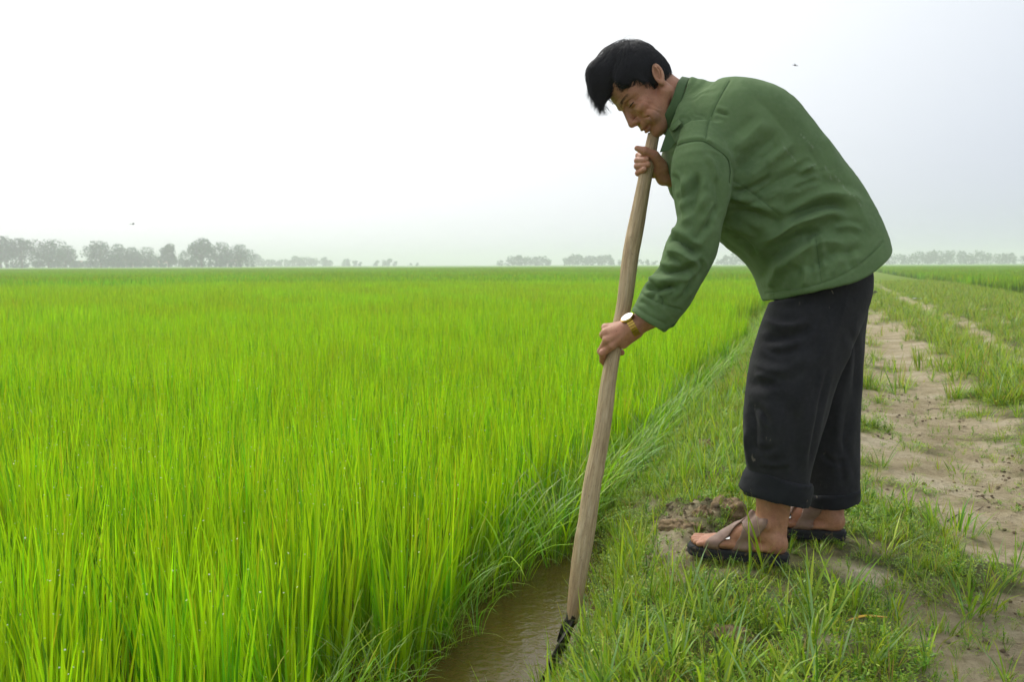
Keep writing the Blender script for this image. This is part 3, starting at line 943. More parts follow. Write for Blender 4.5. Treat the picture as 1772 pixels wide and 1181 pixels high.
# ================================================================== the farmer
# materials ------------------------------------------------------------
t = NT('skin')
co = t.coord('Object')
zn = t.attr('zone').outputs['Color']
n1 = t.noise(70, 6, co, 0.65); n2 = t.noise(520, 4, co, 0.7); n3 = t.noise(16, 4, co)
sk = t.ramp(n1, [(0.3, lin(172, 122, 93)), (0.7, lin(200, 150, 118))])
sk = t.mix(t.maprange(n3, 0.4, 0.65, 0.0, 0.35), sk, lin(184, 120, 96))
sk = t.mix(t.maprange(t.noise(230, 3, co), 0.58, 0.75, 0.0, 0.4), sk, lin(128, 82, 60))
sk = t.mix(1.0, sk, zn, 'MULTIPLY')
t.set(Base_Color=sk, Roughness=0.52, Normal=t.bump(n2, 0.4, 0.002))
t.b.inputs['Subsurface Weight'].default_value = 0.12
t.b.inputs['Subsurface Radius'].default_value = (0.006, 0.0025, 0.0012)
t.b.inputs['Subsurface Scale'].default_value = 1.0
t.b.inputs['Specular IOR Level'].default_value = 0.4
M_SKIN = t.m

def cloth(name, c1, c2, weave, rough=0.85, bumpy=0.25, sheen=0.15, worn=None, scuff=None, rubbed=None):
    t = NT(name)
    co = t.coord('Object')
    big = t.noise(9, 5, co); fine = t.noise(90, 5, co, 0.6)
    col = t.ramp(big, [(0.3, c1), (0.7, c2)])
    if worn:
        col = t.mix(t.maprange(fine, 0.45, 0.8, 0, 0.35), col, worn)
    if scuff:
        sc = t.noise(60, 2, t.coord('Object', (1, 1, 0.45)), 0.5, 0.4)
        sc2 = t.noise(4, 2, co)
        k = t.math('MULTIPLY', t.maprange(sc, 0.695, 0.73, 0, 1), t.maprange(sc2, 0.5, 0.62, 0, 0.7))
        col = t.mix(k, col, scuff)
    if rubbed:
        rb = t.math('MULTIPLY', t.attr('rubbed').outputs['Fac'], t.maprange(t.noise(150, 3, co), 0.4, 0.62, 0, 0.8))
        col = t.mix(rb, col, rubbed)
    wv = t.new('ShaderNodeTexWave', wave_type='BANDS', bands_direction='DIAGONAL')
    wv.inputs['Scale'].default_value = weave; wv.inputs['Distortion'].default_value = 1.0
    t.lk(co, wv.inputs['Vector'])
    b = t.bump(fine, bumpy, 0.004); b = t.bump(wv.outputs['Fac'], 0.10, 0.0006, b)
    t.set(Base_Color=col, Roughness=rough, Normal=b)
    t.b.inputs['Sheen Weight'].default_value = sheen
    t.b.inputs['Sheen Roughness'].default_value = 0.5
    t.b.inputs['Specular IOR Level'].default_value = 0.2
    return t.m
M_JACKET = cloth('green_cotton', lin(93, 117, 76), lin(109, 134, 89), 420, 0.94, 0.10, 0.03, lin(124, 142, 104), None, lin(140, 156, 124))
M_COLLAR = cloth('green_cotton_collar', lin(72, 96, 60), lin(84, 108, 70), 260, 0.9, 0.22, 0.1)
M_TROUSER = cloth('black_wool', lin(36, 36, 38), lin(46, 46, 48), 340, 0.88, 0.25, 0.05, lin(60, 61, 63), lin(150, 140, 122))
M_TURNUP = cloth('black_wool_turned', lin(30, 31, 34), lin(40, 41, 44), 340, 0.88, 0.25, 0.05, None, lin(150, 140, 122))
M_THREAD = cloth('green_thread', lin(92, 124, 82), lin(104, 136, 92), 300, 0.9, 0.1, 0.0)
t = NT('black_hair'); t.set(Base_Color=lin(30, 29, 31), Roughness=0.55); t.b.inputs['Specular IOR Level'].default_value = 0.35
M_HAIR = t.m
t = NT('eye'); t.set(Base_Color=lin(40, 26, 20), Roughness=0.12); M_EYE = t.m

LAT = CFWD * math.cos(0.14) + CRIGHT * math.sin(0.14)      # towards his right side, away from the lens
LAT = LAT - LAT[2] * np.array([0, 0, 1.0]); LAT /= np.linalg.norm(LAT)
person = empty('person', tuple(P(1375, 968, 2.62) * np.array([1, 1, 0])),
               'man in a green jacket and black rolled trousers bending over a long wooden spade', 'person')
PINV = Matrix.Translation(-Vector(person.location))
def wear(name, me, mat, parent):
    o = link(name, me, mat)
    o.parent = parent
    o.matrix_parent_inverse = parent.matrix_basis.inverted() if parent.parent is None else Matrix.Identity(4)
    return o

# ---------------------------------------------------------------- jacket
DT = 2.62
torso = Loft([
    (1168, 136, 1136, 214, DT, .078), (1190, 137, 1156, 226, DT, .084), (1212, 136, 1162, 258, DT, .122), (1258, 136, 1178, 308, DT, .178), (1312, 153, 1204, 358, DT, .200),
    (1372, 200, 1220, 388, DT, .198), (1424, 259, 1252, 412, DT, .192), (1460, 306, 1286, 440, DT, .186), (1488, 348, 1309, 466, DT, .188),
    (1508, 394, 1324, 492, DT, .198), (1519, 430, 1334, 519, DT, .204), (1534, 466, 1344, 556, DT, .206), (1548, 502, 1354, 592, DT, .206)], LAT, pw=3.0)
torso_in = Loft([
    (1508, 394, 1324, 492, DT, .198), (1519, 430, 1334, 519, DT, .204), (1534, 466, 1344, 556, DT, .206), (1548, 502, 1354, 592, DT, .206)], LAT, grow=-0.011, pw=3.0)
DN = 2.435
def arm_rings(pts):
    out = []
    for (lx, ly, rx, ry, d, a) in pts: out.append((rx, ry, lx, ly, d, a))
    return out
near_sleeve = Loft(arm_rings([
    (1176, 236, 1256, 226, DN + .035, .052), (1163, 280, 1266, 292, DN, .066), (1166, 335, 1262, 345, DN - .01, .066), (1172, 382, 1249, 396, DN - .015, .062),
    (1152, 428, 1236, 446, DN - .015, .060), (1139, 466, 1214, 492, DN - .005, .056), (1112, 504, 1186, 534, DN + .01, .053), (1092, 538, 1150, 574, DN + .02, .050), (1070, 574, 1122, 610, DN + .03, .048)]), LAT)
near_in = Loft(arm_rings([
    (1112, 504, 1186, 534, DN + .01, .053), (1092, 538, 1150, 574, DN + .02, .050), (1070, 574, 1122, 610, DN + .03, .048)]), LAT, grow=-0.009)
DF = 2.80
far_arm = ([P(1228, 240, DF - .05), P(1240, 300, DF), P(1246, 348, DF - .01), P(1206, 330, DF - .10), P(1186, 322, DF - .135)], [.055, .060, .056, .048, .040])
HEM_D = P(1535, 427, DT); HEM_V = P(1322, 520, DT)
hv_ = HEM_D - HEM_V; HEM_B = np.linalg.norm(hv_) / 2; hv_ = hv_ / np.linalg.norm(hv_)
HEM_N = np.cross(hv_, LAT); HEM_N /= np.linalg.norm(HEM_N); HEM_C = 0.5 * (HEM_D + HEM_V)
if HEM_N[2] > 0: HEM_N = -HEM_N
CUF_D = P(1150, 575, DN + .02); CUF_V = P(1090, 537, DN + .02)
CUF_N = np.cross(CUF_D - CUF_V, LAT); CUF_N /= np.linalg.norm(CUF_N)
if CUF_N[2] > 0: CUF_N = -CUF_N
NECK_C = P(1175, 186, DT); NECK_E = (19 * CRIGHT + 48 * CUP); NECK_N = np.cross(LAT, NECK_E); NECK_N /= np.linalg.norm(NECK_N)
if NECK_N @ CRIGHT > 0: NECK_N = -NECK_N
def f_jacket(p):
    a = torso(p)
    v = ((p - HEM_C) @ hv_) / HEM_B
    hem = (p - HEM_C) @ HEM_N - 0.030 * np.clip(1 - v * v, 0, 1) - 0.004 * np.sin(v * 5 + 1) 
    a = smax(a, hem, 0.003)
    a = smax(a, (p - NECK_C) @ NECK_N, 0.003)
    a = smax(a, -np.maximum(torso_in(p), -(hem + 0.055)), 0.003)
    s = near_sleeve(p)
    cuf = (p - CUF_V) @ CUF_N
    s = smax(s, cuf, 0.002)
    s = smax(s, -np.maximum(near_in(p), -(cuf + 0.03)), 0.003)
    d = smin(a, s, 0.020)
    d = smin(d, chain(p, *far_arm, .01), 0.02)
    # round shoulder yoke
    d = smin(d, ellip(p, P(1232, 212, DT), (.085, .165, .066), np.stack([CRIGHT, LAT, np.cross(CRIGHT, LAT)], 1)), 0.03)
    return d
lo = np.min([P(1040, 120, 2.3), P(1560, 600, 2.3), P(1040, 120, 3.0), P(1560, 600, 3.0)], 0); hi = np.max([P(1040, 120, 2.3), P(1560, 600, 2.3), P(1040, 120, 3.0), P(1560, 600, 3.0)], 0)
JV, JF = sdf_mesh(f_jacket, lo, hi, 0.0038)
near_lim = DT - 0.02
strokes = [
    # large folds swept round the waist and flank (heights in metres)
    ([(1322, 462), (1352, 432), (1385, 408), (1420, 396)], 13, -.013), ([(1300, 425), (1340, 408), (1380, 388), (1430, 372), (1472, 372)], 10, .008),
    ([(1356, 392), (1394, 367), (1436, 354), (1478, 366)], 9, -.010), ([(1380, 350), (1420, 335), (1470, 340), (1500, 362)], 10, .006),
    ([(1350, 470), (1385, 440), (1425, 420), (1470, 425)], 12, .008), ([(1430, 440), (1462, 436), (1498, 428)], 9, -.005),
    ([(1410, 402), (1416, 440), (1421, 492)], 5, -.005), ([(1400, 470), (1418, 452), (1440, 446)], 7, -.006),
    ([(1254, 372), (1290, 368), (1330, 378), (1360, 392)], 12, -.008), ([(1262, 340), (1300, 352), (1340, 372)], 8, .006),
    ([(1272, 300), (1300, 272), (1330, 246), (1352, 222)], 11, -.007), ([(1262, 262), (1296, 236), (1326, 206)], 11, .006),
    ([(1285, 318), (1320, 292), (1356, 262), (1378, 240)], 10, .006), ([(1300, 340), (1345, 312), (1385, 296), (1402, 290)], 10, -.006),
    ([(1380, 300), (1400, 290), (1412, 286)], 6, .006), ([(1345, 345), (1385, 325), (1430, 315)], 10, .005),
    ([(1238, 192), (1252, 197), (1262, 198)], 4, -.005), ([(1300, 160), (1340, 200), (1380, 250)], 14, -.003),
    ([(1330, 500), (1345, 470), (1352, 440)], 10, .006), ([(1470, 330), (1490, 370), (1512, 410)], 12, .004),
    ([(1440, 480), (1448, 455), (1452, 430)], 8, .004), ([(1372, 505), (1378, 480), (1376, 455)], 8, -.004),
    # sleeve
    ([(1150, 410), (1172, 416), (1196, 432), (1216, 440)], 8, -.012, 'fold', near_lim), ([(1150, 434), (1180, 440), (1212, 462)], 9, .009, 'fold', near_lim),
    ([(1130, 462), (1152, 470), (1182, 470), (1204, 462)], 7, -.011, 'fold', near_lim), ([(1120, 482), (1146, 487), (1176, 484)], 7, .009, 'fold', near_lim),
    ([(1112, 498), (1132, 502), (1150, 499), (1170, 490)], 5, -.009, 'fold', near_lim), ([(1125, 520), (1138, 508), (1146, 520), (1150, 535)], 5, -.006, 'fold', near_lim),
    ([(1186, 300), (1182, 340), (1186, 385)], 9, .006, 'fold', near_lim), ([(1206, 290), (1204, 340), (1200, 390)], 8, -.005, 'fold', near_lim),
    ([(1172, 352), (1196, 330), (1214, 300)], 7, -.005, 'fold', near_lim), ([(1176, 392), (1200, 372), (1226, 330)], 9, .006, 'fold', near_lim),
    ([(1236, 300), (1244, 340), (1240, 390)], 9, -.005, 'fold', near_lim), ([(1196, 420), (1214, 400), (1236, 380)], 8, -.005, 'fold', near_lim),
    ([(1160, 450), (1190, 452), (1220, 440)], 6, .004, 'fold', near_lim), ([(1180, 510), (1192, 492), (1206, 474)], 7, -.004, 'fold', near_lim),
    ([(1160, 300), (1176, 318), (1180, 345)], 5, -.004, 'fold', near_lim), ([(1222, 262), (1236, 290), (1240, 322)], 6, .004, 'fold', near_lim), ([(1246, 352), (1232, 372), (1218, 402)], 5, -.005, 'fold', near_lim),
    ([(1156, 440), (1172, 452), (1184, 456)], 4, -.005, 'fold', near_lim), ([(1208, 446), (1216, 462), (1206, 484)], 4, -.004, 'fold', near_lim), ([(1128, 484), (1142, 492), (1160, 508)], 4, .004, 'fold', near_lim),
    ([(1196, 470), (1180, 500), (1160, 520)], 5, .004, 'fold', near_lim), ([(1104, 522), (1118, 526), (1132, 540)], 4, -.003, 'fold', near_lim),
    # armpit and back
    ([(1262, 330), (1282, 330), (1312, 318), (1340, 300)], 5, -.005), ([(1258, 350), (1290, 352), (1325, 346)], 5, -.005), ([(1256, 385), (1284, 396), (1310, 414)], 6, .005), ([(1268, 408), (1296, 424), (1314, 446)], 5, -.005),
    ([(1310, 280), (1336, 262), (1352, 244)], 5, -.004), ([(1370, 330), (1400, 316), (1424, 312)], 5, -.004), ([(1390, 420), (1406, 404), (1426, 398)], 5, -.006), ([(1440, 396), (1470, 392), (1496, 400)], 6, .005),
    ([(1352, 410), (1376, 392), (1402, 384)], 5, -.005), ([(1476, 470), (1470, 446), (1474, 424)], 6, -.004), ([(1392, 498), (1396, 478), (1390, 458)], 6, .004), ([(1424, 230), (1440, 262), (1452, 300)], 8, .003), ([(1398, 250), (1420, 290), (1430, 320)], 9, -.003),
    # seams
    ([(1262, 138), (1242, 175), (1227, 210), (1221, 242)], 2.2, -.0035, 'line', near_lim + .06), ([(1160, 257), (1184, 246), (1215, 243), (1238, 256), (1258, 271), (1265, 292), (1262, 318)], 2.4, -.0045, 'line', near_lim),
    ([(1162, 251), (1184, 240), (1216, 237), (1242, 251), (1263, 268), (1271, 292)], 4, .0025, 'line', near_lim),
    ([(1268, 311), (1308, 338), (1351, 373)], 1.8, -.003, 'line'), ([(1326, 508), (1380, 500), (1440, 484), (1490, 457), (1529, 419)], 1.6, -.003, 'line'),
    ([(1098, 530), (1120, 545), (1150, 560)], 1.6, -.0025, 'line', near_lim), ([(1112, 508), (1136, 522), (1178, 536)], 1.8, -.003, 'line', near_lim),
]
strokes = [(a[0], a[1], a[2] * (1.55 if len(a) < 4 or a[3] == 'fold' else 1.0), *a[3:]) for a in strokes]
JV = creases(JV, JF, strokes)
JV = relax(JV, JF, 0.15)
N = vnormals(JV, JF)
jn = fbm(JV[:, 0] * 11, JV[:, 1] * 11, JV[:, 2] * 11, oct=3, seed=91)
jn2 = 1 - np.abs(fbm(JV[:, 0] * 7 + JV[:, 2] * 5, JV[:, 1] * 9, (JV[:, 2] - JV[:, 0]) * 3, oct=2, seed=93))
rx_, rz_ = JV @ np.array([.72, 0, .69]), JV @ np.array([.69, 0, -.72])
msk = sstep(-.1, .7, fbm(JV[:, 0] * 6, JV[:, 1] * 6, JV[:, 2] * 6, oct=2, seed=97))
jn3 = 1 - np.abs(vnoise(rx_ * 9 + 2 * jn, JV[:, 1] * 12, rz_ * 34 + 3 * jn, seed=98)) * 2
JV = JV + N * (0.0022 * jn + 0.003 * (jn2 - 0.6) + 0.0016 * jn3 * msk)[:, None]
# pale rubbed marks on the back
jq, jd = to_px(JV), (JV - CPOS) @ CFWD
rub = np.zeros(len(JV))
for ln in ([(1355, 252), (1366, 266), (1377, 279)], [(1386, 232), (1398, 246), (1408, 256)], [(1428, 288), (1440, 312)], [(1446, 305), (1462, 326), (1476, 340)], [(1478, 338), (1490, 356)], [(1398, 290), (1412, 284)]):
    dd_, _, _ = poly_dist(jq, ln)
    rub = np.maximum(rub, np.exp(-(dd_ / 1.7) ** 2) * (jd < DT))
jacket = wear('jacket', mesh_from('jacket', JV, JF, attrs={'rubbed': rub}), M_JACKET, person)

# collar: a standing band round the neck, its front point hanging open
def band(c, e1, e2, ax, h, thick, n=48, flare=0.0, a0=0, a1=2 * math.pi, hfun=None, closed=True):
    V = []
    ang = np.linspace(a0, a1, n, endpoint=not closed)
    rows = 5
    for r_, off in ((0, 0), (1, thick)):
        for j in range(rows):
            s = j / (rows - 1)
            for a in ang:
                hh = h if hfun is None else hfun(a)
                k = 1 + flare * s
                d = e1 * math.cos(a) + e2 * math.sin(a)
                V.append(c + d * k + d / np.linalg.norm(d) * off + ax * hh * s + ax * 0.0015 * math.sin(5 * a))
    V = np.array(V); F = []
    idx = lambda l, j, i: l * rows * n + j * n + (i % n)
    m = n if closed else n - 1
    for j in range(rows - 1):
        for i in range(m):
            F.append([idx(1, j, i), idx(1, j, i + 1), idx(1, j + 1, i + 1), idx(1, j + 1, i)])
            F.append([idx(0, j, i + 1), idx(0, j, i), idx(0, j + 1, i), idx(0, j + 1, i + 1)])
    for i in range(m):
        F.append([idx(1, rows - 1, i), idx(1, rows - 1, i + 1), idx(0, rows - 1, i + 1), idx(0, rows - 1, i)])
        F.append([idx(0, 0, i), idx(0, 0, i + 1), idx(1, 0, i + 1), idx(1, 0, i)])
    return V, np.array(F)
PXM = DT / FPX
cc = P(1175.5, 186, DT)
e1 = (19 * CRIGHT + 48 * CUP) * PXM          # towards the nape
ax = (-48 * CRIGHT + 19 * CUP); ax = ax / np.linalg.norm(ax)
cv, cf = band(cc, e1, LAT * 0.086, ax, 0.024, 0.004, flare=-0.06)
wear('collar', mesh_from('collar', cv, cf), M_COLLAR, jacket)
# open lapel point under the chin
lp = [P(1156, 222, 2.50), P(1168, 246, 2.49), P(1158, 260, 2.495), P(1142, 263, 2.50), P(1149, 246, 2.505)]
lv = np.array(lp + [p + CFWD * 0.006 for p in lp]); nl = len(lp)
lf = [np.array([[i, (i + 1) % nl, (i + 1) % nl + nl, i + nl] for i in range(nl)]), np.array([[0, 2, 1], [0, 3, 2], [0, 4, 3], [5, 6, 7], [5, 7, 8], [5, 8, 9]])]
wear('lapel_point', mesh_from('lapel_point', lv, lf, smooth=False), M_COLLAR, jacket)
# small sewn things lie on the cloth: find the cloth under a photo pixel
def nearest_on(V, px, py, dmax=None):
    q = to_px(V); d = (V - CPOS) @ CFWD
    k = np.where((np.abs(q[:, 0] - px) < 6) & (np.abs(q[:, 1] - py) < 6))[0]
    k = k[np.argsort(d[k])][:6]
    return V[k].mean(0)
def patch_on(V, quad, th=0.004, n=6):
    """a little quilted piece following the cloth between four photo pixels"""
    quad = np.array(quad, float); G = []
    for i in range(n):
        for j in range(n):
            s, t_ = i / (n - 1), j / (n - 1)
            q = (1 - s) * ((1 - t_) * quad[0] + t_ * quad[1]) + s * ((1 - t_) * quad[3] + t_ * quad[2])
            G.append(P(q[0], q[1], (nearest_on(V, *q) - CPOS) @ CFWD))
    G = np.array(G)
    for _ in range(2):
        g = G.reshape(n, n, 3).copy(); g[1:-1, 1:-1] = 0.5 * g[1:-1, 1:-1] + 0.125 * (g[:-2, 1:-1] + g[2:, 1:-1] + g[1:-1, :-2] + g[1:-1, 2:]); G = g.reshape(-1, 3)
    top = G - CFWD * th; bot = G + CFWD * 0.004
    V2 = np.concatenate([top, bot]); F = []
    m = n * n
    for i in range(n - 1):
        for j in range(n - 1):
            a = i * n + j
            F.append([a, a + n, a + n + 1, a + 1]); F.append([m + a, m + a + 1, m + a + n + 1, m + a + n])
    rim = [i for i in range(n)] + [i * n + n - 1 for i in range(1, n)] + [(n - 1) * n + j for j in range(n - 2, -1, -1)] + [i * n for i in range(n - 2, 0, -1)]
    for k_ in range(len(rim)):
        a, b = rim[k_], rim[(k_ + 1) % len(rim)]
        F.append([a, b, b + m, a + m])
    return V2, np.array(F)
pv, pf = patch_on(JV, [(1158, 221), (1174, 207), (1180, 213), (1164, 228)])
wear('shoulder_tab', mesh_from('shoulder_tab', pv, pf), M_JACKET, jacket)
# hanging, unbuttoned cuff flap behind the wrist
fl = [P(1150, 556, 2.47), P(1140, 564, 2.475), P(1152, 571, 2.48), P(1166, 566, 2.485), P(1178, 548, 2.485), P(1186, 530, 2.48), P(1170, 530, 2.47)]
fv = np.array(fl + [p + CFWD * 0.02 for p in fl]); nl = len(fl)
ff = [np.array([[i, (i + 1) % nl, (i + 1) % nl + nl, i + nl] for i in range(nl)]), np.array([[0, i + 1, i] for i in range(1, nl - 1)] + [[nl, nl + i, nl + i + 1] for i in range(1, nl - 1)])]
wear('cuff_flap', mesh_from('cuff_flap', fv, ff, smooth=False), M_COLLAR, jacket)

# felled seams: fine welts lying along the cloth
t = NT('seam_thread'); t.set(Base_Color=lin(84, 110, 68), Roughness=0.95); M_SEAM = t.m
JQ, JD = to_px(JV), (JV - CPOS) @ CFWD
JN = vnormals(JV, JF)
def seam(V, line, r=0.0008, lift=0.0, name='seam', parent=None, mat=None):
    L = catmull(np.array(line, float), 14); pts = []
    for q in L:
        d2 = np.hypot(JQ[:, 0] - q[0], JQ[:, 1] - q[1])
        k = np.where((d2 < 5) & ((JN * (CPOS - JV)).sum(1) > 0))[0]
        if not len(k): continue
        k = k[JD[k] < JD[k].min() + 0.02]
        w = np.exp(-(d2[k] / 2.2) ** 2) + 1e-6
        d = (JD[k] * w).sum() / w.sum()
        pts.append(P(q[0], q[1], d - lift))
    pts = np.array(pts)
    for _ in range(3): pts[1:-1] = 0.5 * pts[1:-1] + 0.25 * (pts[:-2] + pts[2:])
    v, f = tube(pts, r, 6)
    return wear(name, mesh_from(name, v, f), mat or M_SEAM, parent or jacket)
seam(JV, [(1262, 139), (1253, 155), (1242, 176), (1233, 196), (1226, 214), (1221, 241)])
seam(JV, [(1165, 255), (1176, 249), (1190, 245), (1205, 243), (1220, 245), (1238, 256), (1252, 266), (1261, 278), (1264, 296), (1262, 316)], 0.0011)
seam(JV, [(1270, 312), (1290, 325), (1308, 338), (1330, 356), (1350, 373)])
seam(JV, [(1411, 405), (1414, 430), (1418, 460), (1422, 488)])
seam(JV, [(1330, 510), (1360, 505), (1400, 496), (1440, 482), (1480, 461), (1510, 437), (1524, 424)], 0.0007)
seam(JV, [(1114, 510), (1130, 519), (1150, 528), (1172, 535)], 0.0008)

# ---------------------------------------------------------------- trousers
DLN, DLF = 2.535, 2.715
def leg_rings(pts): return [(rx, ry, lx, ly, d, a) for (lx, ly, rx, ry, d, a) in pts]
near_leg_r = leg_rings([(1378, 420, 1506, 462, DT - .02, .09), (1356, 452, 1506, 506, DT - .03, .098), (1335, 512, 1489, 570, DLN + .03, .104), (1299, 619, 1448, 661, DLN, .100), (1287, 730, 1421, 748, DLN - .012, .092),
                        (1296, 812, 1400, 832, DLN, .082), (1291, 846, 1396, 876, DLN + .005, .082)])
far_leg_r = leg_rings([(1378, 425, 1500, 455, DT + .03, .09), (1360, 480, 1503, 500, DT + .05, .098), (1338, 560, 1496, 560, DLF, .106), (1346, 640, 1491, 645, DLF, .098), (1370, 740, 1486, 745, DLF, .088),
                       (1392, 820, 1483, 835, DLF + .005, .080), (1398, 862, 1482, 879, DLF + .005, .080)])
nleg, fleg = Loft(near_leg_r, LAT), Loft(far_leg_r, LAT)
nleg_in, fleg_in = Loft(near_leg_r[-3:] + [(1395, 915, 1288, 880, DLN + .005, .082)], LAT, grow=-0.008), Loft(far_leg_r[-3:] + [(1482, 912, 1402, 895, DLF + .005, .08)], LAT, grow=-0.008)
def f_trousers(p):
    d = smin(nleg(p), fleg(p), 0.012)
    v = ((p - HEM_C) @ hv_) / HEM_B
    hem = (p - HEM_C) @ HEM_N - 0.030 * np.clip(1 - v * v, 0, 1)
    d = np.maximum(d, np.minimum(-hem + 0.004, torso(p, cap=False) + 0.014))      # the waist stays inside the jacket
    d = smax(d, -nleg_in(p), 0.003)
    return smax(d, -fleg_in(p), 0.003)
cor = [P(x, y, d) for x in (1250, 1550) for y in (380, 900) for d in (2.35, 2.95)]
TV, TF = sdf_mesh(f_trousers, np.min(cor, 0), np.max(cor, 0), 0.005)
lim = DT + 0.03
TV = creases(TV, TF, [
    ([(1316, 548), (1340, 562), (1372, 566), (1410, 556)], 9, .010), ([(1308, 592), (1340, 588), (1380, 578), (1420, 552)], 9, -.009), ([(1296, 622), (1325, 640), (1360, 640), (1400, 610)], 12, .008),
    ([(1290, 660), (1320, 668), (1360, 650)], 10, -.007), ([(1330, 520), (1370, 530), (1430, 515)], 9, -.006), ([(1300, 700), (1306, 740), (1304, 790)], 7, -.008), ([(1292, 740), (1294, 780), (1300, 815)], 6, .006),
    ([(1330, 680), (1340, 740), (1346, 810)], 14, .007), ([(1372, 700), (1378, 760), (1376, 830)], 11, -.006), ([(1400, 600), (1385, 680), (1378, 720)], 16, .006),
    ([(1316, 600), (1350, 612), (1392, 600)], 6, -.006), ([(1300, 650), (1330, 655), (1362, 668)], 6, .006), ([(1294, 700), (1318, 712), (1336, 740)], 6, -.006), ([(1300, 770), (1320, 780), (1350, 770)], 6, -.005), ([(1310, 800), (1340, 806), (1372, 800)], 5, .005),
    ([(1420, 520), (1400, 560), (1390, 610)], 8, -.005), ([(1440, 540), (1428, 590), (1410, 650)], 8, .005), ([(1470, 560), (1480, 620), (1478, 700)], 7, -.005, 'fold', 3.0), ([(1450, 760), (1462, 800), (1470, 845)], 6, .005, 'fold', 3.0), ([(1420, 780), (1440, 800), (1470, 800)], 5, -.004, 'fold', 3.0),
    ([(1470, 500), (1450, 570), (1425, 640)], 14, .005), ([(1440, 620), (1420, 700), (1404, 780), (1398, 830)], 5, -.006, 'fold', lim),
    ([(1490, 520), (1470, 620), (1450, 720), (1436, 830)], 12, .007, 'fold', 3.0), ([(1470, 700), (1460, 780), (1462, 850)], 8, -.005, 'fold', 3.0), ([(1350, 600), (1352, 680), (1350, 760)], 4, .002, 'line', lim)])
TV = relax(TV, TF, 0.3)
N = vnormals(TV, TF)
tn = fbm(TV[:, 0] * 9, TV[:, 1] * 9, TV[:, 2] * 5, oct=3, seed=95)
TV = TV + N * (0.003 * tn)[:, None]
trousers = wear('trousers', mesh_from('trousers', TV, TF), M_TROUSER, person)
# rolled-up hems
def turn_up(leg, rings, topl, bot):
    r2 = [(1398 if False else a, b, c, e, d, w) for (a, b, c, e, d, w) in rings]
    L = Loft(r2, LAT, m=5, grow=0.0048); Li = Loft(r2, LAT, m=5, grow=-0.010)
    def f(p):
        d = L(p, ext=0.004)
        return smax(d, -Li(p, cap=False), 0.002)
    c = np.array([L.c.min(0) - 0.13, L.c.max(0) + 0.13])
    v, q = sdf_mesh(f, c[0], c[1], 0.0045)
    n = vnormals(v, q)
    v = v + n * (0.0036 * fbm(v[:, 0] * 14, v[:, 1] * 14, v[:, 2] * 22, oct=3, seed=99))[:, None]
    return v, q
v, q = turn_up(nleg, leg_rings([(1298, 808, 1402, 840, DLN, .083), (1290, 824, 1400, 856, DLN + .002, .084), (1284, 842, 1396, 873, DLN + .005, .085)]), 0, 0)
wear('turn_up', mesh_from('turn_up', v, q), M_TURNUP, trousers)
v, q = turn_up(fleg, leg_rings([(1395, 842, 1481, 856, DLF + .003, .081), (1397, 852, 1481, 866, DLF + .004, .081), (1398, 860, 1481, 876, DLF + .005, .082)]), 0, 0)
wear('turn_up', mesh_from('turn_up', v, q), M_TURNUP, trousers)

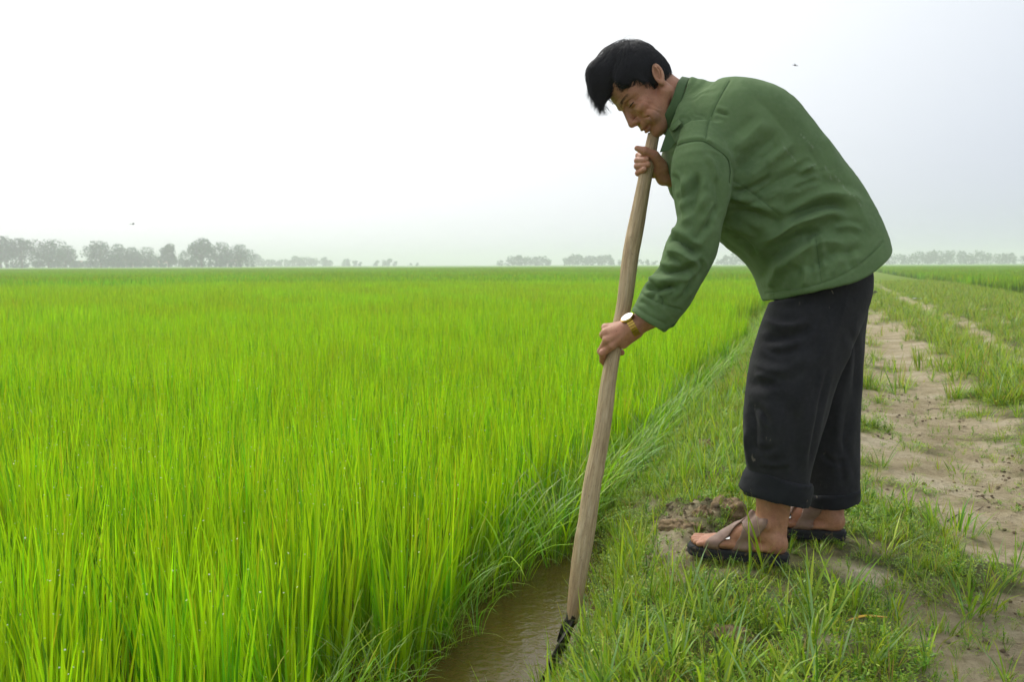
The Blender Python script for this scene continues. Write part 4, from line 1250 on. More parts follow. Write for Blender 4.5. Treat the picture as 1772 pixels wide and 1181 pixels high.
# ---------------------------------------------------------------- head (millimetres: x forward, y to his left, z up, origin between the ears)
hf = -.667 * CRIGHT - .745 * CUP; hu = -.745 * CRIGHT + .667 * CUP; hl = -CFWD
yw = math.radians(6)
hf, hl = hf * math.cos(yw) + hl * math.sin(yw), hl * math.cos(yw) - hf * math.sin(yw)
HO = P(1125.0, 150.5, 2.60)
HS = 0.94
HR = np.stack([hf, hl, hu], 1)
h2w = lambda q: HO + (np.asarray(q, float) * 0.001 * HS) @ HR.T
w2h = lambda p: ((p - HO) @ HR) * (1000.0 / HS)
def mirror(f, q): 
    q2 = q.copy(); q2[:, 1] = np.abs(q2[:, 1]); return f(q2)
def f_head(q, bare=False):
    s = q.copy(); s[:, 1] = np.abs(s[:, 1])                       # both halves alike
    d = ellip(q, (10, 0, 52), (86, 74, 76))
    d = smin(d, ellip(q, (48, 0, 22), (52, 64, 62)), 18)             # brow and temples
    d = smin(d, ellip(q, (46, 0, -38), (50, 54, 62)), 22)           # mid face
    d = smin(d, cone(s, (4, 56, -42), (72, 18, -94), 17, 17), 16)    # jaw
    d = smin(d, ellip(q, (82, 0, -96), (17, 20, 16)), 12)            # chin
    d = smin(d, ellip(s, (70, 44, -22), (24, 20, 17)), 12)           # cheekbone
    d = smin(d, ellip(s, (70, 38, -56), (24, 20, 24)), 12)           # cheek
    d = smin(d, cone(s, (66, 50, 21), (95, 14, 22), 9, 9), 9)        # brow ridge
    d = smax(d, -ellip(s, (98, 32, 6), (15, 19, 11.5)), 8)             # eye socket
    d = smin(d, ellip(s, (80, 32, 4), (13.5, 15, 11)), 3)           # lids over the eyeball
    d = smin(d, cone(q, (96, 0, 12), (112, 0, -28), 7.5, 10), 8)      # nose
    d = smin(d, ellip(q, (113, 0, -33), (11, 11, 9.5)), 5)
    d = smin(d, ellip(s, (102, 13, -36), (11, 7.5, 8)), 4)
    d = smin(d, ellip(q, (89, 0, -58), (17, 30, 18)), 9)             # muzzle
    d = smin(d, ellip(q, (101, 0, -62.5), (8, 21, 5)), 4)            # upper lip
    d = smin(d, ellip(q, (97, 0, -74.5), (9, 19, 6)), 4)              # lower lip
    if bare: return d
    d = smax(d, -chain(s, [(108, 0, -68), (101, 14, -68.5), (88, 27, -67)], [2.2, 2.2, 2.0]), 2.5)      # mouth line
    for pts, r in CREASE:
        d = smax(d, -chain(s, pts, r), 4)
    for zz in (40, 51): d = smax(d, -chain(s, [(101, 0, zz), (97, 22, zz + 1), (86, 42, zz)], [1.0, 1.0, 0.6]), 3)
    d = smin(d, chain(q, [(-18, 0, -10), (-22, 0, -60), (-48, 0, -135)], [49, 46, 44], 10), 18)          # neck
    d = smin(d, chain(s, [(-8, 58, -26), (-6, 48, -70), (10, 26, -130)], [11, 10, 9], 6), 10)            # neck muscle
    d = smin(d, ellip(q, (38, 0, -92), (40, 36, 22)), 22)            # under the jaw
    # ear
    er = np.array([[.874, 0, -.485], [.0, 1, 0], [.485, 0, .874]])
    e = ellip(s, (-13, 75.5, 3), (15.5, 6, 30), er)
    e = smax(e, -ellip(s, (-12, 84, 6), (10.5, 11.5, 20.5), er), 2)
    e = smin(e, chain(s, [(-20, 80, 20), (-17, 82, 6), (-6, 80, -6)], [2, 2.6, 2.2]), 3)
    e = smin(e, ellip(s, (-2, 74, -20), (8, 6, 9)), 4)
    return smin(d, e, 4)
def on_face(x, z):
    """how far to the side the cheek lies at this forward / up position"""
    y = np.linspace(0, 90, 181)
    f = f_head(np.stack([np.full(181, x), y, np.full(181, z)], 1).astype(float), True)
    k = np.where(f < 0)[0]
    return (x, float(y[k[-1]]) if len(k) else 0.0, z)
CREASE = []
for pts, r in (([(98, -36), (84, -57), (86, -70), (90, -80)], [1.8, 2.8, 2.2, 1.0]), ([(72, -38), (61, -58), (57, -74), (62, -98)], [.8, 2.0, 2.2, 1.0]),
               ([(89, -5), (83, -8), (75, -4)], [1.4, 2.0, 1.3]), ([(94, 14), (88, 16), (78, 12)], [1.4, 2.2, 1.6]), ([(66, -20), (54, -42), (50, -62)], [.5, 1.2, .6]),
               ([(78, 6), (66, 12)], [1.3, .6]), ([(77, 1), (64, -1)], [1.3, .6]), ([(78, -3), (66, -13)], [1.3, .6])):
    CREASE.append(([on_face(*p) for p in pts], r))
def f_head_w(p): return f_head(w2h(p)) * 0.001
cor = h2w([(x, y, z) for x in (-140, 132) for y in (-95, 95) for z in (-175, 140)])
HV, HF = sdf_mesh(f_head_w, cor.min(0), cor.max(0), 0.0019, smooth=1)
hq = w2h(HV)
zone = np.ones((len(HV), 4))
lip = np.exp(-((hq[:, 2] + 68) / 9) ** 2) * sstep(92, 98, hq[:, 0]) * (1 - sstep(18, 25, np.abs(hq[:, 1])))
zone[:, :3] *= 1 - lip[:, None] * np.array([.22, .38, .34])
cheek = np.exp(-(((hq[:, 0] - 74) / 24) ** 2 + ((np.abs(hq[:, 1]) - 52) / 22) ** 2 + ((hq[:, 2] + 34) / 24) ** 2))
zone[:, :3] *= 1 - cheek[:, None] * np.array([-.06, .06, .08])
ring = np.exp(-(((hq[:, 0] - 84) / 16) ** 2 + ((np.abs(hq[:, 1]) - 33) / 18) ** 2 + ((hq[:, 2] - 4) / 11) ** 2))
zone[:, :3] *= 1 - ring[:, None] * np.array([.16, .18, .16])
stub = sstep(-48, -62, hq[:, 2]) * sstep(30, 60, hq[:, 0]) * (1 - lip)
zone[:, :3] *= 1 - stub[:, None] * np.array([.14, .11, .07])
skin_parts = [(HV, HF, zone)]

# ---------------------------------------------------------------- hands
Z3 = lambda x, y, d: P(1000 + x / 8.435, 520 + y / 8.435, d)
Z1 = lambda x, y, d: P(980 + x / 3.9375, 40 + y / 3.9375, d)
def f_lhand(p):
    W = Z3(790, 395, 2.478)
    mc = [Z3(425, 405, 2.507), Z3(405, 480, 2.488), Z3(430, 580, 2.478), Z3(490, 668, 2.478)]
    d = cone(p, Z3(1150, 190, 2.470), W, .031, .0245)
    pal = None
    for m_, r in zip(mc, (.0115, .012, .0115, .0105)):
        c = cone(p, W, m_, .0215, r)
        pal = c if pal is None else smin(pal, c, .010)
    d = smin(d, pal, .012)
    d = smin(d, cone(p, Z3(820, 470, 2.482), Z3(660, 640, 2.492), .018, .0125), .012)
    fing = [
        ([mc[0], Z3(400, 395, 2.545), Z3(520, 420, 2.563), Z3(640, 450, 2.556)], (.0112, .0098, .0088, .0075)),
        ([mc[1], Z3(372, 505, 2.532), Z3(470, 640, 2.556), Z3(640, 765, 2.538)], (.0116, .0100, .0090, .0078)),
        ([mc[2], Z3(338, 745, 2.508), Z3(390, 850, 2.540), Z3(520, 860, 2.552)], (.0112, .0098, .0086, .0075)),
        ([mc[3], Z3(358, 775, 2.488), Z3(362, 880, 2.512), Z3(398, 940, 2.532)], (.0104, .0092, .0082, .0068)),
        ([Z3(770, 350, 2.492), Z3(690, 320, 2.525), Z3(650, 270, 2.552), Z3(660, 200, 2.555)], (.016, .0125, .0105, .008))]
    for pts, rs in fing:
        d = smin(d, chain(p, pts, rs, .003), .0045)
    for m_ in mc:                                                      # knuckles and tendons
        d = smin(d, np.linalg.norm(p - (m_ - CFWD * .004), axis=1) - .0088, .005)
        d = smin(d, cone(p, W - CFWD * .018, m_ - CFWD * .0075, .003, .004), .006)
    return d
c_ = np.array([Z3(x, y, d) for x in (250, 1200) for y in (150, 1000) for d in (2.42, 2.60)])
LV, LF = sdf_mesh(f_lhand, c_.min(0), c_.max(0), 0.0017, smooth=1)
skin_parts.append((LV, LF, np.ones((len(LV), 4)) * np.array([1.08, 1.05, 1.05, 1])))
rf_tips = []
def f_rhand(p):
    W = Z1(705, 1035, 2.640)
    d = cone(p, Z1(860, 1120, 2.67), W, .031, .0265)
    d = smin(d, cone(p, W, Z1(640, 985, 2.622), .0270, .0215), .012)
    d = smin(d, cone(p, Z1(660, 1060, 2.625), Z1(625, 1000, 2.612), .0185, .017), .012)
    d = smin(d, chain(p, [Z1(655, 985, 2.605), Z1(600, 905, 2.583), Z1(535, 872, 2.574), Z1(482, 853, 2.578)], [.0175, .0135, .0112, .0072], .004), .009)
    fing = [
        [Z1(620, 935, 2.642), Z1(545, 905, 2.640), Z1(494, 903, 2.612), Z1(520, 908, 2.588)],
        [Z1(620, 965, 2.645), Z1(530, 945, 2.642), Z1(486, 938, 2.600), Z1(545, 931, 2.573)],
        [Z1(620, 1000, 2.645), Z1(525, 985, 2.642), Z1(484, 976, 2.598), Z1(558, 964, 2.571)],
        [Z1(620, 1035, 2.645), Z1(535, 1035, 2.640), Z1(490, 1022, 2.600), Z1(533, 997, 2.574)]]
    for pts, r in zip(fing, (.0088, .0092, .009, .0082)):
        d = smin(d, chain(p, pts, (r * 1.1, r * 1.06, r, r * .86), .003), .0028)
    return d
c_ = np.array([Z1(x, y, d) for x in (430, 900) for y in (800, 1180) for d in (2.54, 2.71)])
RV, RF = sdf_mesh(f_rhand, c_.min(0), c_.max(0), 0.0017, smooth=1)
zr = np.ones((len(RV), 4)) * np.array([1.02, 1.0, 1.0, 1])
for tx, ty in ((545, 928), (558, 962), (533, 996)):                   # finger nails
    k_ = sstep(.0062, .0045, np.linalg.norm(RV - Z1(tx + 3, ty - 1, 2.566), axis=1))
    zr[:, :3] *= 1 + k_[:, None] * np.array([.16, .30, .34])
skin_parts.append((RV, RF, zr))

# ---------------------------------------------------------------- feet (metres: x forward from the heel, y left, z up from the insole)
def foot_frame(heel_px, toe_px, heel_d, toe_d, ztop):
    hh = P(heel_px[0], heel_px[1], heel_d); tt = P(toe_px[0], toe_px[1], toe_d)
    f = tt - hh; f[2] = 0; f /= np.linalg.norm(f)
    u = np.array([0, 0, 1.0]); l = np.cross(u, f)
    o = hh.copy(); o[2] = ztop
    return o, np.stack([f, l, u], 1)
def make_foot(o, R, knee):
    loc = lambda p: (p - o) @ R
    kn = loc(np.asarray(knee)[None])[0]
    def f(p, leg=True):
        q = loc(p)
        d = ellip(q, (.030, 0, .027), (.032, .0295, .031))
        d = smin(d, cone(q, (.046, 0, .050), (.050, 0, .080), .028, .0295), .015)
        d = smin(d, chain(q, [(.068, 0, .058), (.115, .002, .040), (.160, .003, .022)], [.030, .027, .021], .012), .018)
        d = smin(d, ellip(q, (.172, .002, .016), (.052, .043, .017)), .014)
        d = smin(d, ellip(q, (.10, .002, .012), (.09, .030, .013)), .012)
        for s_ in (-1, 1): d = smin(d, ellip(q, (.048, s_ * .030, .078), (.012, .009, .013)), .008)
        for yy, x1, r in ((-.030, .245, .0115), (-.012, .247, .009), (.006, .241, .0085), (.021, .232, .008), (.034, .221, .0075)):
            d = smin(d, cone(q, (.195, yy * .9, .012), (x1, yy, .009), r, r * .92), .004)
        d = smin(d, cone(q, (.090, 0, .10), (.10, 0, .075), .003, .006), .012)
        if leg:
            d = smin(d, cone(q, (.048, 0, .080), kn, .0295, .048), .012)
            d = smin(d, cone(q, (.012, 0, .055), kn + np.array([-.03, 0, 0]), .010, .03), .012)
        return smax(d, -q[:, 2], .004)
    c_ = np.array([(x, y, z) for x in (-.03, .27) for y in (-.07, .07) for z in (-.01, .30)]) @ R.T + o
    v, fc = sdf_mesh(f, c_.min(0) - .02, c_.max(0) + .02, 0.0026, smooth=1)
    return f, loc, v, fc
# soles stand on the bank
SOLE = 0.021
fo1, fR1 = foot_frame((1362, 972), (1196, 938), 2.53, 2.64, 0)
g1 = float(ground_h(fo1[0] - .1, fo1[1])) + 0.010
fo1[2] = g1 + SOLE
fo2, fR2 = foot_frame((1461, 934), (1296, 912), 2.715, 2.80, 0)
g2 = float(ground_h(fo2[0] - .1, fo2[1])) + 0.012
fo2[2] = g2 + SOLE
ft1 = make_foot(fo1, fR1, P(1338, 800, DLN)); ft2 = make_foot(fo2, fR2, P(1432, 790, DLF))
for ft in (ft1, ft2):
    skin_parts.append((ft[2], ft[3], np.ones((len(ft[2]), 4)) * np.array([1.0, .94, .90, 1])))

# ---------------------------------------------------------------- the limbs and trunk inside the clothes join head, hands and feet into one body
def f_core(p):
    d = chain(p, [P(1205, 200, DT), P(1260, 245, DT), P(1360, 330, DT), P(1440, 410, DT)], [.045, .08, .10, .10], .03)
    for a in ([P(1235, 235, DT - .10), P(1215, 290, DN + .02), P(1204, 430, DN), Z3(1080, 240, 2.472)], [P(1235, 235, DT + .10), P(1232, 290, DF), P(1235, 345, DF - .02), Z1(800, 1085, 2.66)]):
        d = smin(d, chain(p, a, [.05, .042, .034, .028], .01), .02)
    for a in ([P(1420, 430, DT - .06), P(1375, 640, DLN), P(1338, 830, DLN)], [P(1425, 430, DT + .06), P(1425, 640, DLF), P(1430, 830, DLF)]):
        d = smin(d, chain(p, a, [.075, .052, .036], .01), .02)
    return d
c_ = np.array([P(x, y, d) for x in (1080, 1560) for y in (120, 900) for d in (2.3, 3.0)])
BV, BF = sdf_mesh(f_core, c_.min(0), c_.max(0), 0.012)
skin_parts.append((BV, BF, np.ones((len(BV), 4))))
V, Fq, Zc, o_ = [], [], [], 0
for v, f, z in skin_parts:
    V.append(v); Fq.append(f + o_); Zc.append(z); o_ += len(v)
wear('body', mesh_from('body', np.concatenate(V), np.concatenate(Fq), attrs={'zone': np.concatenate(Zc)}), M_SKIN, person)

# eyes: a dark slit under the lowered lid
def ball(c, r, n=12):
    th, ph = np.meshgrid(np.linspace(0, math.pi, n), np.linspace(0, 2 * math.pi, 2 * n, endpoint=False), indexing='ij')
    v = np.stack([np.sin(th) * np.cos(ph), np.sin(th) * np.sin(ph), np.cos(th)], -1).reshape(-1, 3) * np.asarray(r) + np.asarray(c)
    m = 2 * n; i, j = np.meshgrid(np.arange(n - 1), np.arange(m), indexing='ij'); i, j = i.ravel(), j.ravel(); j2 = (j + 1) % m
    return v, np.stack([i * m + j, (i + 1) * m + j, (i + 1) * m + j2, i * m + j2], 1)
for s_ in (1, -1):
    v, f = ball((84.4, s_ * 33.5, 2.6), (10.6, 15.2, 2.7))
    wear('eye', mesh_from('eye', h2w(v), f), M_EYE, person)
# ---------------------------------------------------------------- hair
def f_hair(q):
    d = ellip(q, (2, 0, 62), (84, 82, 95))
    d = smin(d, ellip(q, (-28, 0, 24), (50, 70, 58)), 12)
    d = smin(d, chain(q, [(26, 0, 112), (66, 4, 112), (94, 8, 98), (113, 10, 82), (126, 12, 68)], [52, 49, 34, 18, 7], 10), 16)
    s = q.copy(); s[:, 1] = np.abs(s[:, 1])
    d = smin(d, ellip(s, (36, 60, 66), (44, 19, 32)), 14)
    d = smin(d, cone(s, (30, 70, 40), (26, 72, 2), 9, 5), 8)          # sideburn
    # cut away the face, the ears' room and the neck
    face = smax(smax(60 - q[:, 0] - 0.10 * q[:, 2] * 0 , -(86 + 0.25 * (q[:, 0] - 60) - q[:, 2]) * -1 * 0 + (q[:, 2] - 74), 4), -200 + q[:, 0] * 0, 1)
    fc = ellip(s, (118, 0, 4), (70, 62, 62))
    d = smax(d, -fc, 5)
    d = smax(d, -ellip(s, (-16, 86, 4), (24, 20, 34)), 4)
    d = smax(d, -(q[:, 2] + 42 + 0.35 * (q[:, 0] + 60)), 4)
    d = smax(d, -ellip(s, (52, 70, -22), (46, 40, 40)), 4)
    tuft = chain(q, [(68, 4, 114), (95, 8, 101), (113, 11, 84), (127, 12, 67)], [44, 29, 14, 4], 8)
    return smin(d, tuft, 6)
f_hair_w = lambda p: f_hair(w2h(p)) * 0.001
cor = h2w([(x, y, z) for x in (-100, 175) for y in (-95, 95) for z in (-60, 165)])
AV, AF = sdf_mesh(lambda p: f_hair_w(p) + 0.0025, cor.min(0), cor.max(0), 0.003)
hq = w2h(AV)
# combed relief on the mass itself
ang = np.arctan2(hq[:, 1], hq[:, 2] - 20)
lock = 0.0030 * vnoise(ang * 9 + 0.6 * np.sin(hq[:, 0] * .05), hq[:, 0] * 0.018, hq[:, 2] * .01, seed=8) + 0.0018 * vnoise(ang * 24, hq[:, 0] * 0.02, seed=18) + 0.0010 * vnoise(ang * 60, hq[:, 0] * 0.02, seed=19)
AV = AV + vnormals(AV, AF) * lock[:, None]
hair = wear('hair', mesh_from('hair', AV, AF), M_HAIR, person)
# strands
rng = np.random.default_rng(3)
def grad(q, e=1.0):
    g = np.stack([f_hair(q + np.eye(3)[i] * e) - f_hair(q - np.eye(3)[i] * e) for i in range(3)], 1)
    return g / (np.linalg.norm(g, axis=1, keepdims=True) + 1e-9)
def combed(n, steps, step, roots, lift, jit, free=0):
    q = roots.copy()
    pts = [q.copy()]
    whorl = np.array([-50, 4, 118.0])
    grav = np.array([CUP @ hf, CUP @ hl, CUP @ hu]) * 0 + np.array([-(np.array([0, 0, 1.0]) @ hf), -(np.array([0, 0, 1.0]) @ hl), -(np.array([0, 0, 1.0]) @ hu)])
    wob = rng.normal(0, jit, (n, 3)); lf = rng.uniform(0.3, 1.0, n) * lift
    for k in range(steps):
        if k >= steps - free:                                  # loose ends hang free
            f = f + 0.22 * grav + 0.5 * wob; f /= np.linalg.norm(f, axis=1, keepdims=True)
            q = q + f * step; pts.append(q.copy()); continue
        g = grad(q)
        f = q - whorl; f /= np.linalg.norm(f, axis=1, keepdims=True) + 1e-9
        f = f + 0.45 * grav + wob
        # side hair sweeps down over the ear
        f = f - (f * g).sum(1, keepdims=True) * g
        f /= np.linalg.norm(f, axis=1, keepdims=True) + 1e-9
        q = q + f * step
        d = f_hair(q)
        q = q - g * np.clip(d - lf, -4, 4)[:, None] * 0.8
        pts.append(q.copy())
    return np.stack(pts, 1)
hq_all = w2h(AV)
okr = hq_all[(hq_all[:, 1] > -60)]
n = 3600
roots = okr[rng.integers(0, len(okr), n)]
S = combed(n, 7, 6.5, roots, 4.5, 0.20, 2)
n2 = 900                                                              # longer loose fringe and crown hairs
fr = hq_all[(hq_all[:, 0] > 98) & (hq_all[:, 2] > 52)]
S2 = combed(n2, 9, 5.6, fr[rng.integers(0, len(fr), n2)], 3.0, 0.16, 6)
def ribbons(S, w):
    n, m, _ = S.shape
    W = h2w(S.reshape(-1, 3)).reshape(n, m, 3)
    T = np.gradient(W, axis=1)
    view = np.array(CPOS) - W
    G = grad(S.reshape(-1, 3)).reshape(n, m, 3) @ HR.T
    side = np.cross(T, G); side /= np.linalg.norm(side, axis=2, keepdims=True) + 1e-9
    ww = w[:, None] * np.linspace(1, 0.25, m)[None]
    Lf = W - side * ww[..., None] / 2; Rt = W + side * ww[..., None] / 2
    up = W + G * ww[..., None] * 0.5
    V = np.stack([Lf, up, Rt], 2).reshape(-1, 3)
    F = []
    base = (np.arange(n) * m * 3)[:, None] + (np.arange(m - 1) * 3)[None]
    base = base.ravel()
    for a, b in ((0, 1), (1, 2)):
        F.append(np.stack([base + a, base + b, base + 3 + b, base + 3 + a], 1))
    return V, np.concatenate(F)
v1, f1 = ribbons(S, rng.uniform(0.0007, 0.0019, n)); v2, f2 = ribbons(S2, rng.uniform(0.0006, 0.0013, n2))
# a few fly-away hairs standing up at the crown
fly = []
for i in range(9):
    a = np.array([-25 + rng.uniform(-22, 14), rng.uniform(-15, 30), 145.0])
    k = rng.uniform(0.25, 1.0)
    e = a + np.array([-45, rng.uniform(-5, 8), -70.0]) * k
    mid = a + np.array([-58, 0, 4]) * k + rng.uniform(-6, 6, 3)
    s_ = np.linspace(0, 1, 10)[:, None]
    fly.append(((1 - s_) ** 2 * a + 2 * s_ * (1 - s_) * mid + s_ ** 2 * e))
fly = np.stack(fly)[:, np.linspace(0, 9, 10).astype(int)]
v3, f3 = ribbons(fly, np.full(len(fly), 0.0008))
V, F = join([(v1, f1), (v2, f2), (v3, f3)])
st = wear('strands', mesh_from('strands', V, F), M_HAIR, hair); st['kind'] = 'stuff'
# eyebrows
t = NT('brow_hair'); t.set(Base_Color=lin(84, 62, 50), Roughness=0.6); M_BROW = t.m
eb = []
for i in range(90):
    s_ = rng.uniform(0, 1); y0 = 14 + 36 * s_
    x0 = 103.5 - 4 * s_ - 22 * s_ ** 3; z0 = 24 + 5 * math.sin(s_ * 2.2) + rng.uniform(-5.5, 4.5) * (1 - .5 * s_)
    for sg in (1, -1):
        a = np.array([x0 + .3, sg * y0, z0]); e = a + np.array([-1.5 - 4 * s_, sg * 7, 1.6 - 3 * s_])
        eb.append(np.linspace(a, e, 4))
eb = np.stack(eb)
q_ = eb.reshape(-1, 3)
for _ in range(3):                                                   # lay them on the brow
    e_ = 1.0; dd = f_head(q_)
    gg = np.stack([f_head(q_ + np.eye(3)[i] * e_) - f_head(q_ - np.eye(3)[i] * e_) for i in range(3)], 1); gg /= np.linalg.norm(gg, axis=1, keepdims=True) + 1e-9
    q_ = q_ - gg * (dd - 0.6)[:, None]
eb = q_.reshape(eb.shape)
v, f = ribbons(eb, np.full(len(eb), 0.0007))
b_ = wear('eyebrows', mesh_from('eyebrows', v, f), M_BROW, hair); b_['kind'] = 'stuff'

# ---------------------------------------------------------------- sandals
t = NT('sandal_strap'); co = t.coord('Object')
t.set(Base_Color=t.ramp(t.noise(40, 4, co), [(0.3, lin(124, 96, 80)), (0.7, lin(154, 124, 106))]), Roughness=0.6, Normal=t.bump(t.noise(160, 3, co), 0.3, 0.002))
M_STRAP = t.m
t = NT('sandal_sole'); co = t.coord('Object')
t.set(Base_Color=t.mix(t.maprange(t.noise(45, 5, co), 0.55, 0.68, 0, 0.8), lin(38, 38, 40), lin(120, 98, 70)), Roughness=0.85, Normal=t.bump(t.noise(120, 4, co), 0.5, 0.004))
M_SOLE = t.m
t = NT('buckle'); t.set(Base_Color=lin(200, 200, 198), Metallic=1.0, Roughness=0.25); M_BUCKLE = t.m
outline = [(-.012, 0), (-.006, .022), (.02, .034), (.07, .036), (.12, .040), (.17, .050), (.21, .050), (.245, .036), (.262, .008), (.262, -.018), (.245, -.040), (.20, -.050), (.15, -.048), (.10, -.038), (.05, -.034), (.015, -.032), (-.006, -.020)]
for (f, loc, v_, fc_), o, R in ((ft1, fo1, fR1), (ft2, fo2, fR2)):
    OL = (catmull(np.array(outline + outline[:1]), 4)[:-1] - np.array([.12, 0])) * np.array([.965, .86]) + np.array([.122, 0])
    m = len(OL); V = []
    for z, g in ((-SOLE - .004, -.003), (-SOLE, 0), (-.015, .0), (-.013, -.002), (-.011, 0), (-.003, .001), (0.0015, -.002)):
        nrm = OL / np.linalg.norm(OL - np.array([.12, 0]), axis=1, keepdims=True)
        c = OL + (OL - np.array([.12, 0])) / np.linalg.norm(OL - np.array([.12, 0]), axis=1, keepdims=True) * g
        V.append(np.concatenate([c, np.full((m, 1), z)], 1))
    L_ = len(V); V = np.concatenate(V)
    i, j = np.meshgrid(np.arange(L_ - 1), np.arange(m), indexing='ij'); i, j = i.ravel(), j.ravel(); j2 = (j + 1) % m
    F = [np.stack([i * m + j, i * m + j2, (i + 1) * m + j2, (i + 1) * m + j], 1)]
    V = np.concatenate([V, [(.12, 0, -SOLE - .006), (.12, 0, .0015)]]); k = np.arange(m); k2 = (k + 1) % m
    F += [np.stack([np.full(m, len(V) - 2), k2, k], 1), np.stack([np.full(m, len(V) - 1), (L_ - 1) * m + k, (L_ - 1) * m + k2], 1)]
    sandal = wear('sandal', mesh_from('sandal', V @ R.T + o, F, smooth=False), M_SOLE, person)
    def strap(c0, ang, w, zmin, off=.0022, lo_x=None):
        nx = np.array([math.cos(ang), math.sin(ang), 0.0])
        nx[2] = 0.38; nx /= np.linalg.norm(nx)
        def fs(p):
            q = loc(p)
            d = np.abs(f(p, False) - off) - .0017
            d = smax(d, np.abs((q - np.array(c0)) @ nx) - w / 2, .0008)
            return smax(d, zmin - q[:, 2], .0005)
        cc = np.array([(x, y, z) for x in (.04, .24) for y in (-.06, .06) for z in (-.004, .11)]) @ R.T + o
        return sdf_mesh(fs, cc.min(0), cc.max(0), 0.0021, smooth=1)
    for c0, an, w in (((.115, 0, .04), .62, .036), ((.150, 0, .03), -.52, .034)):
        v, q = strap(c0, an, w, -.003, .0022 if an > 0 else .0042)
        wear('strap', mesh_from('strap', v, q), M_STRAP, sandal)
    v, q = strap((.185, 0, .02), 0.0, .02, -.003, .0022)
    # buckle plate on the outer side
    bc = np.array([.150, .030, .034])
    vb, fb = box_between(bc + np.array([-.011, .0, .002]), bc + np.array([.012, .0, -.002]), .014, .003, (0, .55, .83)[0:3] if False else (0, -.8, .6))
    wear('buckle', mesh_from('buckle', vb @ R.T + o, fb, smooth=False), M_BUCKLE, sandal)
# ================================================================== the spade
SP = [(1131, 232, 2.605), (1124, 268, 2.601), (1112, 330, 2.594), (1100, 395, 2.578), (1090, 452, 2.560), (1080, 530, 2.530), (1066, 590, 2.512), (1054, 655, 2.495), (1046, 715, 2.482),
      (1037, 775, 2.468), (1025, 840, 2.452), (1016, 905, 2.438), (1006, 965, 2.424), (998, 1020, 2.412), (989, 1078, 2.400)]
SR = [10.5, 11, 12.5, 14.5, 14.5, 13.0, 12.5, 12.8, 14.0, 15.0, 15.8, 16.2, 16, 14.0, 10.5]
sp_c = catmull(np.array([P(*q) for q in SP]), 10)
sp_r = catmull(np.array([[r * q[2] / FPX] for r, q in zip(SR, SP)]), 10)[:, 0]
spade = empty('spade', tuple(P(950, 1165, 2.375)), 'long weathered wooden handled spade with a narrow black blade stuck in the ditch edge', 'spade')
sides = 28
hv, hfc = tube(sp_c, sp_r, sides)
m = len(sp_c)
al = np.repeat(np.linspace(0, 1.25, m), sides); an = np.tile(np.arange(sides) * 2 * math.pi / sides, m)
al = np.concatenate([al, [0, 1.25]]); an = np.concatenate([an, [0, 0]])
gr = np.stack([np.cos(an), np.sin(an), al], 1)
bump_ = 0.0011 * fbm(gr[:, 0] * 1.2, gr[:, 1] * 1.2, al * 9, oct=3, seed=4) + 0.0005 * vnoise(gr[:, 0] * 5, gr[:, 1] * 5, al * 5, seed=6)
for a0, an0, hh in ((.30, 0.2, .0035), (.62, 2.2, .002), (.86, 5.2, .0022), (.18, 3.6, .002), (1.02, 1.0, .0025)):
    bump_ += hh * np.exp(-((al - a0) / .014) ** 2 - (np.angle(np.exp(1j * (an - an0))) / .5) ** 2)
ctr = np.concatenate([np.repeat(sp_c, sides, 0), sp_c[:1], sp_c[-1:]])
rad = hv - ctr; rad /= np.linalg.norm(rad, axis=1, keepdims=True) + 1e-9
hv = hv + rad * bump_[:, None]
t = NT('weathered_wood')
g = t.attr('grain').outputs['Vector']
mp = t.new('ShaderNodeMapping'); mp.inputs['Scale'].default_value = (2.6, 2.6, 9); t.lk(g, mp.inputs['Vector'])
st = t.noise(1.6, 6, mp.outputs[0], 0.65)
mp2 = t.new('ShaderNodeMapping'); mp2.inputs['Scale'].default_value = (1, 1, 7); t.lk(g, mp2.inputs['Vector'])
bl = t.noise(2.2, 4, mp2.outputs[0], 0.6)
mp3 = t.new('ShaderNodeMapping'); mp3.inputs['Scale'].default_value = (3, 3, 40); t.lk(g, mp3.inputs['Vector'])
spk = t.noise(3.0, 3, mp3.outputs[0], 0.6)
c = t.ramp(st, [(0.28, lin(150, 126, 94)), (0.5, lin(188, 164, 126)), (0.72, lin(212, 192, 156))])
c = t.mix(t.maprange(bl, 0.5, 0.72, 0, 0.5), c, lin(150, 134, 110))
c = t.mix(t.maprange(spk, 0.62, 0.70, 0, 0.7), c, lin(100, 80, 60))
sx = t.new('ShaderNodeSeparateXYZ'); t.lk(g, sx.inputs[0])
c = t.mix(t.maprange(sx.outputs[2], 1.05, 1.25, 0, 0.45), c, lin(150, 108, 76))
t.set(Base_Color=c, Roughness=0.72, Normal=t.bump(st, 0.5, 0.004))
t.b.inputs['Specular IOR Level'].default_value = 0.25
M_WOOD = t.m
wear('handle', mesh_from('handle', hv, hfc, attrs={'grain': gr}), M_WOOD, spade)
t = NT('blade_steel'); co = t.coord('Object')
t.set(Base_Color=t.ramp(t.noise(50, 5, co), [(0.35, lin(30, 29, 30)), (0.65, lin(62, 54, 46))]), Metallic=0.7, Roughness=0.55, Normal=t.bump(t.noise(90, 3, co), 0.3, 0.002))
M_STEEL = t.m
